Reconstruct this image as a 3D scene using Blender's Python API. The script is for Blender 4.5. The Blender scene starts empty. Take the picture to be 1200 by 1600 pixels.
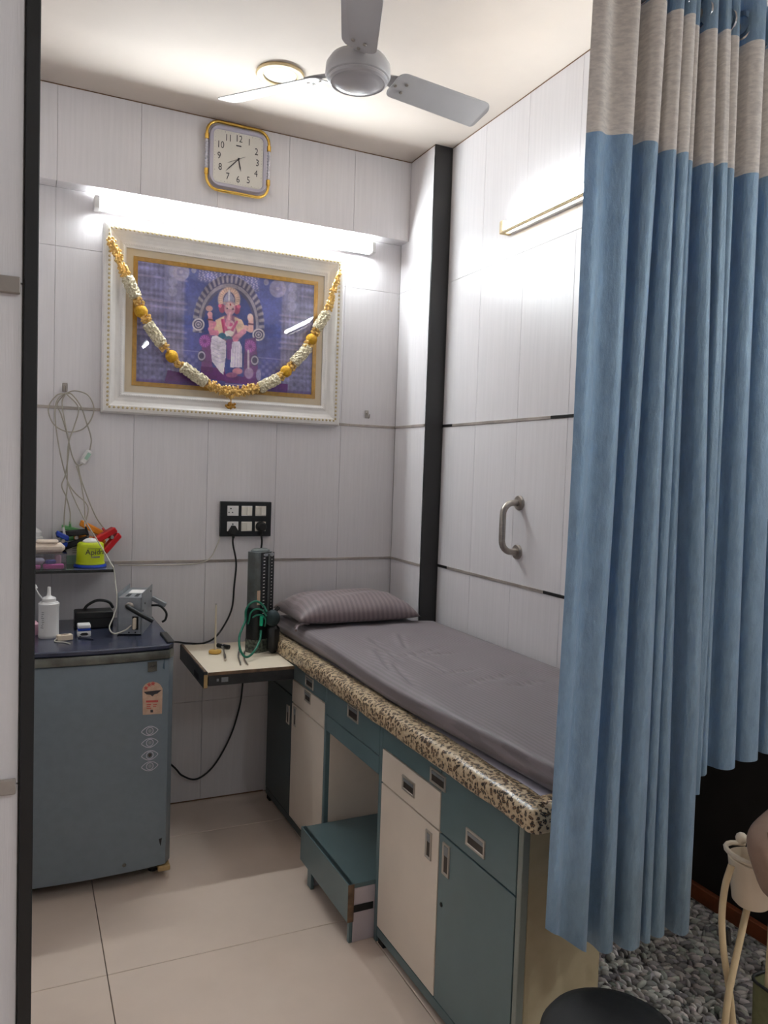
import bpy, bmesh, math, random
import numpy as np
from mathutils import Vector, Matrix
random.seed(7); rng = np.random.default_rng(7)
SC = bpy.context.scene
COL = SC.collection

# ------------------------------------------------------------------ camera
F, YAW, PITCH, ROLL = 1214.06, 0.4378, -0.0516, 0.0334
CAM = np.array([-1.6511, -3.4312, 1.5])
def cam_axes():
    cy, sy = math.cos(YAW), math.sin(YAW)
    fwd = np.array([sy, cy, 0.]); right = np.array([cy, -sy, 0.]); up = np.array([0, 0, 1.])
    cp, sp = math.cos(PITCH), math.sin(PITCH)
    f2 = fwd*cp+up*sp; u2 = up*cp-fwd*sp
    cr, sr = math.cos(ROLL), math.sin(ROLL)
    return right*cr+u2*sr, u2*cr-right*sr, f2
AX = cam_axes()
cam = bpy.data.objects.new('camera', bpy.data.cameras.new('camera'))
COL.objects.link(cam); SC.camera = cam
cam.data.sensor_fit = 'VERTICAL'; cam.data.sensor_height = 36.0
cam.data.lens = F/1600*36.0; cam.data.clip_start = 0.05
mw = Matrix.Identity(4)
for i in range(3):
    mw[i][0] = AX[0][i]; mw[i][1] = AX[1][i]; mw[i][2] = -AX[2][i]; mw[i][3] = CAM[i]
cam.matrix_world = mw
def at(u, v, ax, val):
    """the point of the room seen at photograph pixel (u, v) that lies on the plane ax = val"""
    d = AX[0]*((u-600)/F)+AX[1]*((800-v)/F)+AX[2]
    k = 'xyz'.index(ax); t = (val-CAM[k])/d[k]
    return Vector((CAM+t*d).tolist())

# ------------------------------------------------------------------ world, exposure
w = bpy.data.worlds.new('world'); SC.world = w; w.use_nodes = True
w.node_tree.nodes['Background'].inputs[0].default_value = (0.9, 0.95, 1.0, 1)
w.node_tree.nodes['Background'].inputs[1].default_value = 0.02
vs = SC.view_settings
vs.view_transform = 'Standard'; vs.look = 'None'; vs.gamma = 1.0; vs.use_curve_mapping = False
vs.exposure = 0.19
TUBE_BACK, TUBE_RIGHT, TUBE_EAST, TUBE_HANG = 158.0, 40.0, 182.0, 160.0     # emission strength of the tubes

# ------------------------------------------------------------------ materials
def lin(c):
    o = []
    for x in c:
        x /= 255.0
        o.append(x/12.92 if x <= 0.04045 else ((x+0.055)/1.055)**2.4)
    return o
MATS = {}
def mat(name, rgb, rough=0.5, metal=0.0, var=0.0, vscale=8.0, stretch=(1, 1, 1), bump=0.0, bscale=60.0,
        rgb2=None, spec=0.5, coat=0.0, trans=0.0):
    m = bpy.data.materials.new(name); m.use_nodes = True
    nt = m.node_tree; N = nt.nodes; L = nt.links
    b = N['Principled BSDF']
    b.inputs['Roughness'].default_value = rough; b.inputs['Metallic'].default_value = metal
    b.inputs['Specular IOR Level'].default_value = spec
    b.inputs['Coat Weight'].default_value = coat
    c = lin(rgb)
    b.inputs['Base Color'].default_value = (*c, 1)
    tc = N.new('ShaderNodeTexCoord'); mp = N.new('ShaderNodeMapping')
    mp.inputs['Scale'].default_value = stretch
    L.new(tc.outputs['Object'], mp.inputs['Vector'])
    if var > 0 or rgb2:
        no = N.new('ShaderNodeTexNoise'); no.inputs['Scale'].default_value = vscale
        no.inputs['Detail'].default_value = 6; no.inputs['Roughness'].default_value = 0.6
        L.new(mp.outputs[0], no.inputs['Vector'])
        cr = N.new('ShaderNodeValToRGB')
        c2 = lin(rgb2) if rgb2 else [x*(1-var) for x in c]
        c1 = c if rgb2 else [min(1, x*(1+var*0.5)) for x in c]
        cr.color_ramp.elements[0].position = 0.36; cr.color_ramp.elements[0].color = (*c2, 1)
        cr.color_ramp.elements[1].position = 0.62; cr.color_ramp.elements[1].color = (*c1, 1)
        L.new(no.outputs['Fac'], cr.inputs['Fac']); L.new(cr.outputs[0], b.inputs['Base Color'])
    if bump > 0:
        nb = N.new('ShaderNodeTexNoise'); nb.inputs['Scale'].default_value = bscale; nb.inputs['Detail'].default_value = 4
        L.new(mp.outputs[0], nb.inputs['Vector'])
        bp = N.new('ShaderNodeBump'); bp.inputs['Strength'].default_value = bump; bp.inputs['Distance'].default_value = 0.004
        L.new(nb.outputs['Fac'], bp.inputs['Height']); L.new(bp.outputs[0], b.inputs['Normal'])
    MATS[name] = m
    return m
def emis(name, rgb, s):
    m = bpy.data.materials.new(name); m.use_nodes = True
    b = m.node_tree.nodes['Principled BSDF']
    b.inputs['Base Color'].default_value = (0.8, 0.8, 0.8, 1)
    b.inputs['Emission Color'].default_value = (*lin(rgb), 1); b.inputs['Emission Strength'].default_value = s
    return m
def glass(name, tint=(255, 255, 255), rough=0.02, base=0.0):
    m = bpy.data.materials.new(name); m.use_nodes = True
    nt = m.node_tree; N = nt.nodes; L = nt.links
    N.remove(N['Principled BSDF'])
    t = N.new('ShaderNodeBsdfTransparent'); t.inputs[0].default_value = (*lin(tint), 1)
    g = N.new('ShaderNodeBsdfGlossy'); g.inputs['Roughness'].default_value = rough
    lw = N.new('ShaderNodeLayerWeight'); lw.inputs[0].default_value = 0.5      # same from both sides of the sheet
    fr = N.new('ShaderNodeMath'); fr.operation = 'POWER'; fr.inputs[1].default_value = 5.0
    L.new(lw.outputs['Facing'], fr.inputs[0])
    mx = N.new('ShaderNodeMixShader')
    ma = N.new('ShaderNodeMath'); ma.operation = 'ADD'; ma.use_clamp = True; ma.inputs[1].default_value = base+0.03
    L.new(fr.outputs[0], ma.inputs[0]); L.new(ma.outputs[0], mx.inputs[0])
    L.new(t.outputs[0], mx.inputs[1]); L.new(g.outputs[0], mx.inputs[2])
    L.new(mx.outputs[0], N['Material Output'].inputs['Surface'])
    return m

M = {}
M['panel'] = mat('white wall laminate', (222, 217, 218), 0.34, var=0.035, vscale=6, stretch=(14, 14, 0.6), bump=0.10, bscale=40)
M['backing'] = mat('panel joint grey', (150, 145, 142), 0.8, var=0.1)
M['ceiling'] = mat('cream ceiling paint', (196, 184, 174), 0.75, var=0.05, vscale=1.6, bump=0.03, bscale=90)
M['stain'] = mat('brown edge stain', (120, 88, 62), 0.9, var=0.3, vscale=30)
M['tile'] = mat('cream floor tile', (230, 210, 194), 0.22, var=0.05, vscale=2.2, bump=0.01, bscale=30, rgb2=(222, 202, 186))
M['grout'] = mat('floor grout', (96, 84, 74), 0.9, var=0.1)
M['black'] = mat('black aluminium profile', (34, 32, 32), 0.42, var=0.08)
M['blackplastic'] = mat('black plastic', (22, 22, 23), 0.4, var=0.1)
M['rubber'] = mat('black rubber', (18, 18, 18), 0.55, var=0.1)
M['steel'] = mat('brushed steel', (172, 164, 156), 0.32, 1.0, var=0.12, vscale=30, stretch=(1, 1, 8))
M['trimsteel'] = mat('dull steel strip', (172, 162, 154), 0.35, 0.35, var=0.25, vscale=9)
M['trimdark'] = mat('dark end of steel strip', (30, 29, 29), 0.35, 0.3, var=0.1)
M['fan'] = mat('grey fan enamel', (192, 189, 190), 0.33, var=0.05, vscale=5)
M['fandark'] = mat('fan bottom plate', (194, 190, 192), 0.22, 0.1, var=0.05)
M['white'] = mat('white plastic', (225, 222, 220), 0.4, var=0.03)
M['yellowed'] = mat('yellowed plastic', (214, 188, 140), 0.45, var=0.12, vscale=20)
M['lens'] = mat('frosted lamp lens', (226, 224, 220), 0.3, var=0.03)
M['gold'] = mat('polished gold', (236, 192, 96), 0.25, 0.85, var=0.1, vscale=20)
M['goldbead'] = mat('pale gold beads', (222, 184, 112), 0.28, 0.6, var=0.15, vscale=50)
M['oldgold'] = mat('old gold paint', (186, 140, 58), 0.4, 0.5, var=0.2, vscale=40)
M['lavender'] = mat('lavender clock shell', (178, 172, 184), 0.3, var=0.04)
M['dial'] = mat('cream dial', (214, 208, 198), 0.55, var=0.02)
M['ink'] = mat('dark ink', (58, 54, 58), 0.6, var=0.05)
M['greyink'] = mat('grey ink', (120, 116, 116), 0.6, var=0.05)
M['crystal'] = mat('clear crystal rod', (205, 203, 212), 0.12, var=0.2, vscale=90)
M['frame'] = mat('ivory frame paint', (226, 221, 216), 0.4, var=0.04, vscale=20)
M['bead'] = mat('champagne bead', (206, 188, 148), 0.3, 0.6, var=0.1, vscale=60)
M['mount'] = mat('cream picture mount', (216, 198, 168), 0.7, var=0.04)
M['flower'] = mat('ivory garland flower', (222, 212, 188), 0.8, rgb2=(176, 162, 130), vscale=110, bump=0.6, bscale=160)
M['marigold'] = mat('mustard pompom', (206, 160, 34), 0.85, rgb2=(176, 124, 16), vscale=90, bump=0.6, bscale=200)
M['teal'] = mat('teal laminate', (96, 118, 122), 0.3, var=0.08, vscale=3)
M['stile'] = mat('grey green stile', (134, 140, 132), 0.35, var=0.06, vscale=4)
M['module'] = mat('off white switch', (228, 222, 210), 0.4, var=0.03)
M['tealshade'] = mat('shaded teal laminate', (50, 64, 66), 0.4, var=0.08, vscale=3)  # teal laminate of the far bay, its shadow put into the colour
M['cream'] = mat('cream laminate', (234, 220, 204), 0.3, var=0.05, vscale=3)
M['endcream'] = mat('aged cream end board', (192, 178, 146), 0.5, rgb2=(168, 152, 120), vscale=3)
M['seam'] = mat('dark seam', (24, 22, 22), 0.8, var=0.1)
M['fridge'] = mat('blue grey fridge paint', (114, 124, 132), 0.36, var=0.05, vscale=30, bump=0.05, bscale=220)
M['fridgeside'] = mat('dark blue fridge side', (62, 84, 98), 0.4, var=0.05, vscale=10)
M['navy'] = mat('navy plastic top', (52, 56, 74), 0.22, var=0.12, vscale=6)
M['grip'] = mat('aged grey grip strip', (112, 112, 104), 0.35, 0.4, rgb2=(76, 74, 66), vscale=12)
M['gmetal'] = mat('galvanised metal', (150, 154, 158), 0.38, 0.55, var=0.12, vscale=25)
M['sticker'] = mat('peach sticker', (204, 172, 150), 0.7, rgb2=(190, 156, 132), vscale=40)
M['red'] = mat('red plastic', (196, 14, 22), 0.35, var=0.08)
M['redink'] = mat('faded red print', (196, 84, 76), 0.7, var=0.1)
M['orange'] = mat('orange plastic', (240, 146, 14), 0.4, var=0.06)
M['lime'] = mat('lime plastic', (190, 204, 12), 0.4, var=0.05)
M['blue'] = mat('blue plastic', (22, 62, 170), 0.4, var=0.08)
M['green'] = mat('green plastic', (108, 178, 108), 0.4, var=0.06)
M['mint'] = mat('mint carton', (158, 190, 172), 0.7, var=0.05)
M['paper'] = mat('white paper', (222, 218, 214), 0.8, var=0.03)
M['gauze'] = mat('folded gauze', (226, 208, 190), 0.9, var=0.06, vscale=40, bump=0.4, bscale=80)
M['pink'] = mat('pink plastic', (214, 70, 160), 0.45, var=0.1)
M['palepink'] = mat('pale pink plastic', (226, 176, 190), 0.5, var=0.08)
M['clear'] = glass('clear plastic', (236, 236, 240), 0.08, 0.06)
M['pane'] = glass('picture glass', (255, 255, 255), 0.012, 0.012)
M['shelfglass'] = mat('dark glass shelf', (92, 96, 96), 0.08, var=0.05)
M['shelfedge'] = mat('black shelf edge', (24, 26, 26), 0.2, var=0.05)
M['cable'] = mat('grey lead cable', (168, 160, 146), 0.5, var=0.06)
M['whitecable'] = mat('ivory cable', (206, 200, 186), 0.5, var=0.06)
M['tabletop'] = mat('cream table board', (226, 212, 190), 0.4, var=0.03)
M['wornedge'] = mat('worn brown edge', (126, 98, 74), 0.7, rgb2=(78, 62, 50), vscale=25)
M['darkedge'] = mat('dark edge tape', (44, 44, 44), 0.5, rgb2=(26, 26, 27), vscale=20)
M['rawwood'] = mat('raw board end', (182, 152, 104), 0.8, var=0.15, vscale=30)
M['woodyellow'] = mat('yellow turned wood', (206, 160, 74), 0.45, var=0.1, vscale=30)
M['ivory'] = mat('ivory stick', (226, 214, 190), 0.6, var=0.05)
M['bpgrey'] = mat('scuffed grey enamel', (92, 98, 98), 0.4, rgb2=(74, 74, 68), vscale=14)
M['bpworn'] = mat('speckled worn base', (120, 124, 108), 0.6, rgb2=(38, 42, 38), vscale=70)
M['bpblack'] = mat('black scale plate', (20, 22, 24), 0.35, var=0.1)
M['tubegreen'] = mat('green rubber tube', (16, 104, 80), 0.3, var=0.08)
M['cuff'] = mat('dark green cuff fabric', (38, 52, 54), 0.85, var=0.15, vscale=40)
M['chrome'] = mat('chrome', (205, 205, 208), 0.14, 1.0, var=0.03)
M['pull'] = mat('satin pull', (190, 182, 172), 0.3, 0.6, var=0.1)
M['pulldark'] = mat('pull recess', (52, 44, 38), 0.45, var=0.15)
M['vinyl'] = mat('pale lavender vinyl', (196, 192, 204), 0.5, var=0.04)
M['lilacboard'] = mat('lilac white board', (206, 196, 202), 0.6, var=0.04)
M['greyband'] = mat('grey curtain band', (228, 220, 212), 0.9, rgb2=(206, 198, 192), vscale=60, stretch=(1, 1, 3), bump=0.15, bscale=160)
M['darkwood'] = mat('near black desk wood', (34, 28, 25), 0.6, var=0.2, vscale=6)
M['brownwood'] = mat('brown wood skirting', (128, 66, 36), 0.55, var=0.25, vscale=14)
M['hose'] = mat('cream hose', (214, 190, 150), 0.45, var=0.06)
M['cup'] = mat('cream plastic cup', (226, 208, 184), 0.4, var=0.04)
M['palecap'] = mat('pale blue plastic', (170, 186, 188), 0.35, var=0.04)
M['brownpad'] = mat('brown leatherette', (150, 124, 108), 0.6, rgb2=(132, 106, 90), vscale=12, bump=0.2, bscale=90)
M['netgreen'] = mat('olive net', (112, 112, 78), 0.8, var=0.15, vscale=60)
M['rugbase'] = mat('rug backing', (84, 80, 78), 0.95, var=0.1)
M['bag'] = mat('black bin liner', (16, 16, 17), 0.7, var=0.1, bump=0.3, bscale=30)
M['bin'] = mat('grey bin wall', (70, 68, 66), 0.5, var=0.1)

def m_leopard():
    m = bpy.data.materials.new('leopard print'); m.use_nodes = True
    nt = m.node_tree; N = nt.nodes; L = nt.links; b = N['Principled BSDF']
    tc = N.new('ShaderNodeTexCoord')
    no = N.new('ShaderNodeTexNoise'); no.inputs['Scale'].default_value = 60
    L.new(tc.outputs['Object'], no.inputs['Vector'])
    mx = N.new('ShaderNodeMixRGB'); mx.blend_type = 'LINEAR_LIGHT'; mx.inputs[0].default_value = 0.012
    L.new(tc.outputs['Object'], mx.inputs[1]); L.new(no.outputs['Color'], mx.inputs[2])
    vo = N.new('ShaderNodeTexVoronoi'); vo.inputs['Scale'].default_value = 90
    L.new(mx.outputs[0], vo.inputs['Vector'])
    cr = N.new('ShaderNodeValToRGB'); e = cr.color_ramp.elements
    e[0].position = 0.0; e[0].color = (*lin((150, 112, 70)), 1)
    e[1].position = 0.22; e[1].color = (*lin((120, 84, 50)), 1)
    for p, c in ((0.26, (44, 34, 27)), (0.43, (48, 38, 30)), (0.50, (190, 166, 132)), (1.0, (214, 196, 166))):
        x = e.new(p); x.color = (*lin(c), 1)
    L.new(vo.outputs['Distance'], cr.inputs[0]); L.new(cr.outputs[0], b.inputs['Base Color'])
    b.inputs['Roughness'].default_value = 0.3
    return m
M['leopard'] = m_leopard()

def m_stripe(name, a, bcol, scale, direction, rough=0.55, bump=0.15):
    m = bpy.data.materials.new(name); m.use_nodes = True
    nt = m.node_tree; N = nt.nodes; L = nt.links; b = N['Principled BSDF']
    tc = N.new('ShaderNodeTexCoord')
    wv = N.new('ShaderNodeTexWave'); wv.bands_direction = direction; wv.inputs['Scale'].default_value = scale
    wv.inputs['Distortion'].default_value = 0.25; wv.inputs['Detail'].default_value = 1
    L.new(tc.outputs['Object'], wv.inputs['Vector'])
    cr = N.new('ShaderNodeValToRGB'); cr.color_ramp.elements[0].position = 0.42; cr.color_ramp.elements[1].position = 0.58
    cr.color_ramp.elements[0].color = (*lin(a), 1); cr.color_ramp.elements[1].color = (*lin(bcol), 1)
    L.new(wv.outputs['Fac'], cr.inputs[0]); L.new(cr.outputs[0], b.inputs['Base Color'])
    no = N.new('ShaderNodeTexNoise'); no.inputs['Scale'].default_value = 14; no.inputs['Detail'].default_value = 5
    L.new(tc.outputs['Object'], no.inputs['Vector'])
    bp = N.new('ShaderNodeBump'); bp.inputs['Strength'].default_value = bump; bp.inputs['Distance'].default_value = 0.01
    L.new(no.outputs['Fac'], bp.inputs['Height']); L.new(bp.outputs[0], b.inputs['Normal'])
    b.inputs['Roughness'].default_value = rough
    b.inputs['Sheen Weight'].default_value = 0.15
    return m
M['sheet'] = m_stripe('grey satin stripe sheet', (122, 112, 115), (110, 100, 103), 22, 'X')
M['pillow'] = m_stripe('taupe satin stripe pillowcase', (126, 111, 112), (110, 96, 97), 14, 'X')

def m_cloth(name, rgb, trans, rough=0.38, tcol=None):
    m = bpy.data.materials.new(name); m.use_nodes = True
    nt = m.node_tree; N = nt.nodes; L = nt.links; b = N['Principled BSDF']
    tc = N.new('ShaderNodeTexCoord'); mp = N.new('ShaderNodeMapping'); mp.inputs['Scale'].default_value = (1, 1, 0.35)
    L.new(tc.outputs['Object'], mp.inputs[0])
    no = N.new('ShaderNodeTexNoise'); no.inputs['Scale'].default_value = 55; no.inputs['Detail'].default_value = 6; no.inputs['Roughness'].default_value = 0.7
    L.new(mp.outputs[0], no.inputs['Vector'])
    cr = N.new('ShaderNodeValToRGB'); c = lin(rgb)
    cr.color_ramp.elements[0].position = 0.3; cr.color_ramp.elements[1].position = 0.7
    cr.color_ramp.elements[0].color = (*[x*0.8 for x in c], 1); cr.color_ramp.elements[1].color = (*[min(1, x*1.1) for x in c], 1)
    L.new(no.outputs['Fac'], cr.inputs[0]); L.new(cr.outputs[0], b.inputs['Base Color'])
    bp = N.new('ShaderNodeBump'); bp.inputs['Strength'].default_value = 0.8; bp.inputs['Distance'].default_value = 0.006
    L.new(no.outputs['Fac'], bp.inputs['Height']); L.new(bp.outputs[0], b.inputs['Normal'])
    b.inputs['Roughness'].default_value = rough
    b.inputs['Metallic'].default_value = 0.30; b.inputs['Sheen Weight'].default_value = 0.3
    tr = N.new('ShaderNodeBsdfTranslucent'); tr.inputs[0].default_value = (*lin(tcol or rgb), 1)
    mx = N.new('ShaderNodeMixShader'); mx.inputs[0].default_value = trans
    L.new(b.outputs[0], mx.inputs[1]); L.new(tr.outputs[0], mx.inputs[2])
    L.new(mx.outputs[0], N['Material Output'].inputs['Surface'])
    return m
M['curtain'] = m_cloth('blue crushed satin', (146, 170, 186), 0.14, 0.40, (30, 110, 190))

def m_vcol(name, rough):
    m = bpy.data.materials.new(name); m.use_nodes = True
    nt = m.node_tree; b = nt.nodes['Principled BSDF']
    a = nt.nodes.new('ShaderNodeVertexColor'); a.layer_name = 'print'
    nt.links.new(a.outputs[0], b.inputs['Base Color']); b.inputs['Roughness'].default_value = rough
    return m
M['print'] = m_vcol('printed picture', 0.5)
M['pile'] = m_vcol('chenille pile', 0.95)

# ------------------------------------------------------------------ mesh helpers
class MB:
    def __init__(self): self.bm = bmesh.new()
    def box(self, lo, hi, bev=0.0, seg=1):
        lo = Vector(lo); hi = Vector(hi)
        r = bmesh.ops.create_cube(self.bm, size=1.0)
        vs_ = r['verts']; c = (lo+hi)/2; d = hi-lo
        for v in vs_: v.co = Vector((v.co.x*d.x, v.co.y*d.y, v.co.z*d.z))+c
        if bev > 0:
            es = list({e for v in vs_ for e in v.link_edges})
            bmesh.ops.bevel(self.bm, geom=es, offset=bev, segments=seg, affect='EDGES', profile=0.5)
        return self
    def obox(self, c, size, mtx, bev=0.0):
        """box of a size, turned by a 3x3 matrix, about its centre"""
        n0 = set(self.bm.verts)
        self.box(Vector(size)*-0.5, Vector(size)*0.5, bev)
        for v in self.bm.verts:
            if v not in n0: v.co = mtx @ v.co + Vector(c)
        return self
    def cyl(self, a, b, r, r2=None, n=20, cap=True):
        a = Vector(a); b = Vector(b); r2 = r if r2 is None else r2
        d = b-a; q = d.to_track_quat('Z', 'Y').to_matrix()
        A, B = [], []
        for i in range(n):
            t = 2*math.pi*i/n; o = Vector((math.cos(t), math.sin(t), 0))
            A.append(self.bm.verts.new(a+q@(o*r))); B.append(self.bm.verts.new(b+q@(o*r2)))
        for i in range(n):
            j = (i+1) % n; self.bm.faces.new((A[i], A[j], B[j], B[i]))
        if cap:
            self.bm.faces.new(A[::-1]); self.bm.faces.new(B)
        return self
    def lathe(self, prof, c=(0, 0, 0), axis=(0, 0, 1), n=32, closed=False):
        """prof: (radius, height) list turned round axis"""
        c = Vector(c); q = Vector(axis).to_track_quat('Z', 'Y').to_matrix()
        rings = []
        for r, h in prof:
            if r < 1e-6: rings.append([self.bm.verts.new(c+q@Vector((0, 0, h)))])
            else: rings.append([self.bm.verts.new(c+q@Vector((r*math.cos(2*math.pi*i/n), r*math.sin(2*math.pi*i/n), h))) for i in range(n)])
        pr = list(zip(rings, rings[1:]))
        if closed: pr.append((rings[-1], rings[0]))
        for A, B in pr:
            for i in range(n):
                j = (i+1) % n
                if len(A) == 1 and len(B) == 1: continue
                if len(A) == 1: self.bm.faces.new((A[0], B[i], B[j]))
                elif len(B) == 1: self.bm.faces.new((A[i], A[j], B[0]))
                else: self.bm.faces.new((A[i], A[j], B[j], B[i]))
        return self
    def tube(self, pts, r, n=8, smooth=6, cap=True):
        P = spline(pts, smooth) if smooth > 1 and len(pts) > 2 else [Vector(p) for p in pts]
        rings = []; up = None
        for i, p in enumerate(P):
            t = (P[min(i+1, len(P)-1)]-P[max(i-1, 0)]).normalized()
            if up is None: up = t.orthogonal().normalized()
            up = (up-t*up.dot(t)).normalized(); s = t.cross(up)
            rr = r[min(i*len(r)//len(P), len(r)-1)] if isinstance(r, (list, tuple)) else r
            rings.append([self.bm.verts.new(p+(up*math.cos(2*math.pi*k/n)+s*math.sin(2*math.pi*k/n))*rr) for k in range(n)])
        for A, B in zip(rings, rings[1:]):
            for k in range(n):
                j = (k+1) % n; self.bm.faces.new((A[k], A[j], B[j], B[k]))
        if cap:
            self.bm.faces.new(rings[0][::-1]); self.bm.faces.new(rings[-1])
        return self
    def ball(self, c, r, sub=2, sc=(1, 1, 1)):
        res = bmesh.ops.create_icosphere(self.bm, subdivisions=sub, radius=1.0)
        for v in res['verts']: v.co = Vector(c)+Vector((v.co.x*r*sc[0], v.co.y*r*sc[1], v.co.z*r*sc[2]))
        return self
    def prism(self, poly, h0, h1, plane='xy', off=0):
        """polygon pulled along the third axis: xy -> z, xz -> y, yz -> x"""
        def P(a, b, h): return {'xy': (a, b, h), 'xz': (a, h, b), 'yz': (h, a, b)}[plane]
        A = [self.bm.verts.new(P(a, b, h0)) for a, b in poly]; B = [self.bm.verts.new(P(a, b, h1)) for a, b in poly]
        n = len(poly)
        for i in range(n):
            j = (i+1) % n; self.bm.faces.new((A[i], A[j], B[j], B[i]))
        self.bm.faces.new(A[::-1]); self.bm.faces.new(B)
        return self
    def grid(self, rows, closed_u=False):
        V = [[self.bm.verts.new(p) for p in r] for r in rows]
        for A, B in zip(V, V[1:]):
            n = len(A)
            for i in range(n if closed_u else n-1):
                j = (i+1) % n; self.bm.faces.new((A[i], A[j], B[j], B[i]))
        return self
    def move(self, f):
        for v in self.bm.verts: v.co = f(v.co)
        return self
    def build(self, name, m, parent=None, smooth=False, local=False, kind=None, label=None, flat_angle=None):
        bmesh.ops.recalc_face_normals(self.bm, faces=self.bm.faces[:])
        me = bpy.data.meshes.new(name); self.bm.to_mesh(me); self.bm.free()
        me.materials.append(M[m] if isinstance(m, str) else m)
        if smooth:
            me.polygons.foreach_set('use_smooth', [True]*len(me.polygons))
            if smooth != 'all': me.set_sharp_from_angle(angle=math.radians(40))
        o = bpy.data.objects.new(name, me); COL.objects.link(o)
        if parent is not None:
            o.parent = parent
            if not local: o.matrix_parent_inverse = world_of(parent).inverted()
        if kind: o['kind'] = kind
        if label: o['label'] = label
        return o
def world_of(o):
    if o.parent is None: return o.matrix_basis.copy()
    return world_of(o.parent) @ o.matrix_parent_inverse @ o.matrix_basis
def spline(pts, k):
    P = [Vector(p) for p in pts]; out = []
    P = [P[0]*2-P[1]]+P+[P[-1]*2-P[-2]]
    for i in range(1, len(P)-2):
        a, b, c, d = P[i-1], P[i], P[i+1], P[i+2]
        for j in range(k):
            t = j/k
            out.append(0.5*((2*b)+(c-a)*t+(2*a-5*b+4*c-d)*t*t+(3*b-a-3*c+d)*t**3))
    out.append(P[-2]); return out
def thing(name, label, cat, loc=(0, 0, 0), rotz=0.0, group=None):
    o = bpy.data.objects.new(name, None); COL.objects.link(o)
    o.location = loc; o.rotation_euler = (0, 0, rotz); o.empty_display_size = 0.05
    o.matrix_basis = Matrix.Translation(Vector(loc)) @ Matrix.Rotation(rotz, 4, 'Z')
    o['label'] = label; o['category'] = cat
    if group: o['group'] = group
    return o
def tag(o, label, cat, group=None):
    o['label'] = label; o['category'] = cat
    if group: o['group'] = group
    return o
def struct(name, mb, m, **k):
    o = mb.build(name, m, **k); o['kind'] = 'structure'; return o
def text(name, s, size, m, mtx, parent, depth=0.0006, align='CENTER'):
    cu = bpy.data.curves.new(name, 'FONT'); cu.body = s; cu.size = size
    cu.align_x = align; cu.align_y = 'CENTER'; cu.extrude = depth; cu.resolution_u = 3
    o = bpy.data.objects.new(name, cu); COL.objects.link(o)
    dg = bpy.context.evaluated_depsgraph_get(); dg.update()
    me = bpy.data.meshes.new_from_object(o.evaluated_get(dg))
    bpy.data.objects.remove(o)
    me.transform(mtx); me.materials.clear(); me.materials.append(M[m])
    o = bpy.data.objects.new(name, me); COL.objects.link(o)
    if parent is not None:
        o.parent = parent; o.matrix_parent_inverse = world_of(parent).inverted()
    return o
# text on a plane facing -y: letters' x -> x, y -> z
def face_front(p): return Matrix.Translation(Vector(p)) @ Matrix.Rotation(math.pi/2, 4, 'X')

# ================================================================== THE ROOM
ZC, ZU, ZL, ZJ, ZB = 2.956, 1.717, 1.080, 2.360, 2.590
XR, PD, BD = 0.087, 0.319, 0.081
XP, YP = -1.636, -2.5            # end of the partition at the left, its front
XL = -1.76
# --- floor: 0.8 m tiles
fl = struct('floor', MB().box((-3.3, -5.5, -0.06), (1.7, 0.1, -0.009)), 'grout')
tx0, ty0, TS = -1.41, -1.11, 0.8
for i in range(-3, 4):
    for j in range(-6, 2):
        x0 = max(tx0+i*TS, -3.28); x1 = min(tx0+(i+1)*TS, 1.68); y0 = max(ty0+j*TS, -5.48); y1 = min(ty0+(j+1)*TS, 0.0)
        if x1-x0 < 0.02 or y1-y0 < 0.02: continue
        MB().box((x0+0.0012, y0+0.0012, -0.009), (x1-0.0012, y1-0.0012, 0.0), 0.0012).build('tile', 'tile', fl)
# --- ceiling
ce = struct('ceiling', MB().box((-3.3, -5.5, ZC), (1.7, 0.1, ZC+0.08)), 'ceiling')
# --- back wall, with the beam over it
def panel_wall(parent, axis, pos, a_edges, z_edges, thick=0.008, gap=0.0005):
    """panels on the plane axis = pos; a_edges run along the wall"""
    for a0, a1 in zip(a_edges, a_edges[1:]):
        for z0, z1 in zip(z_edges, z_edges[1:]):
            if axis == 'y': lo, hi = (a0+gap, pos, z0+gap), (a1-gap, pos+thick, z1-gap)
            else: lo, hi = (pos, a0+gap, z0+gap), (pos+thick, a1-gap, z1-gap)
            MB().box(lo, hi, 0.0008).build('panel', 'panel', parent)
wb = struct('wall_back', MB().box((XL, 0.008, 0.0), (0.2, 0.1, ZC)).box((XL, -BD+0.008, ZB+0.008), (0.0, 0.01, ZC)), 'backing')
xs = [XL]+[-0.285-0.3125*k for k in range(4, -1, -1)]+[0.0]
panel_wall(wb, 'y', 0.0, xs, [0.0, 0.452, ZL, ZU, ZJ, ZB])
panel_wall(wb, 'y', -BD, xs, [ZB, ZC])
for a0, a1 in zip(xs, xs[1:]):
    MB().box((a0+0.001, -BD+0.002, ZB), (a1-0.001, 0.0, ZB+0.008)).build('panel', 'panel', wb)
# --- corner pier and its black profile
wc = struct('wall_corner', MB().box((0.008, -PD+0.012, 0.0), (0.2, 0.0, ZC)), 'backing')
panel_wall(wc, 'x', 0.0, [-PD+0.004, -0.0005], [0.0, ZL, ZU, ZJ, ZC])
struct('trim_1', MB().box((0.0, -PD, 0.0), (XR-0.001, -PD+0.012, ZC), 0.0015), 'black')
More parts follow.
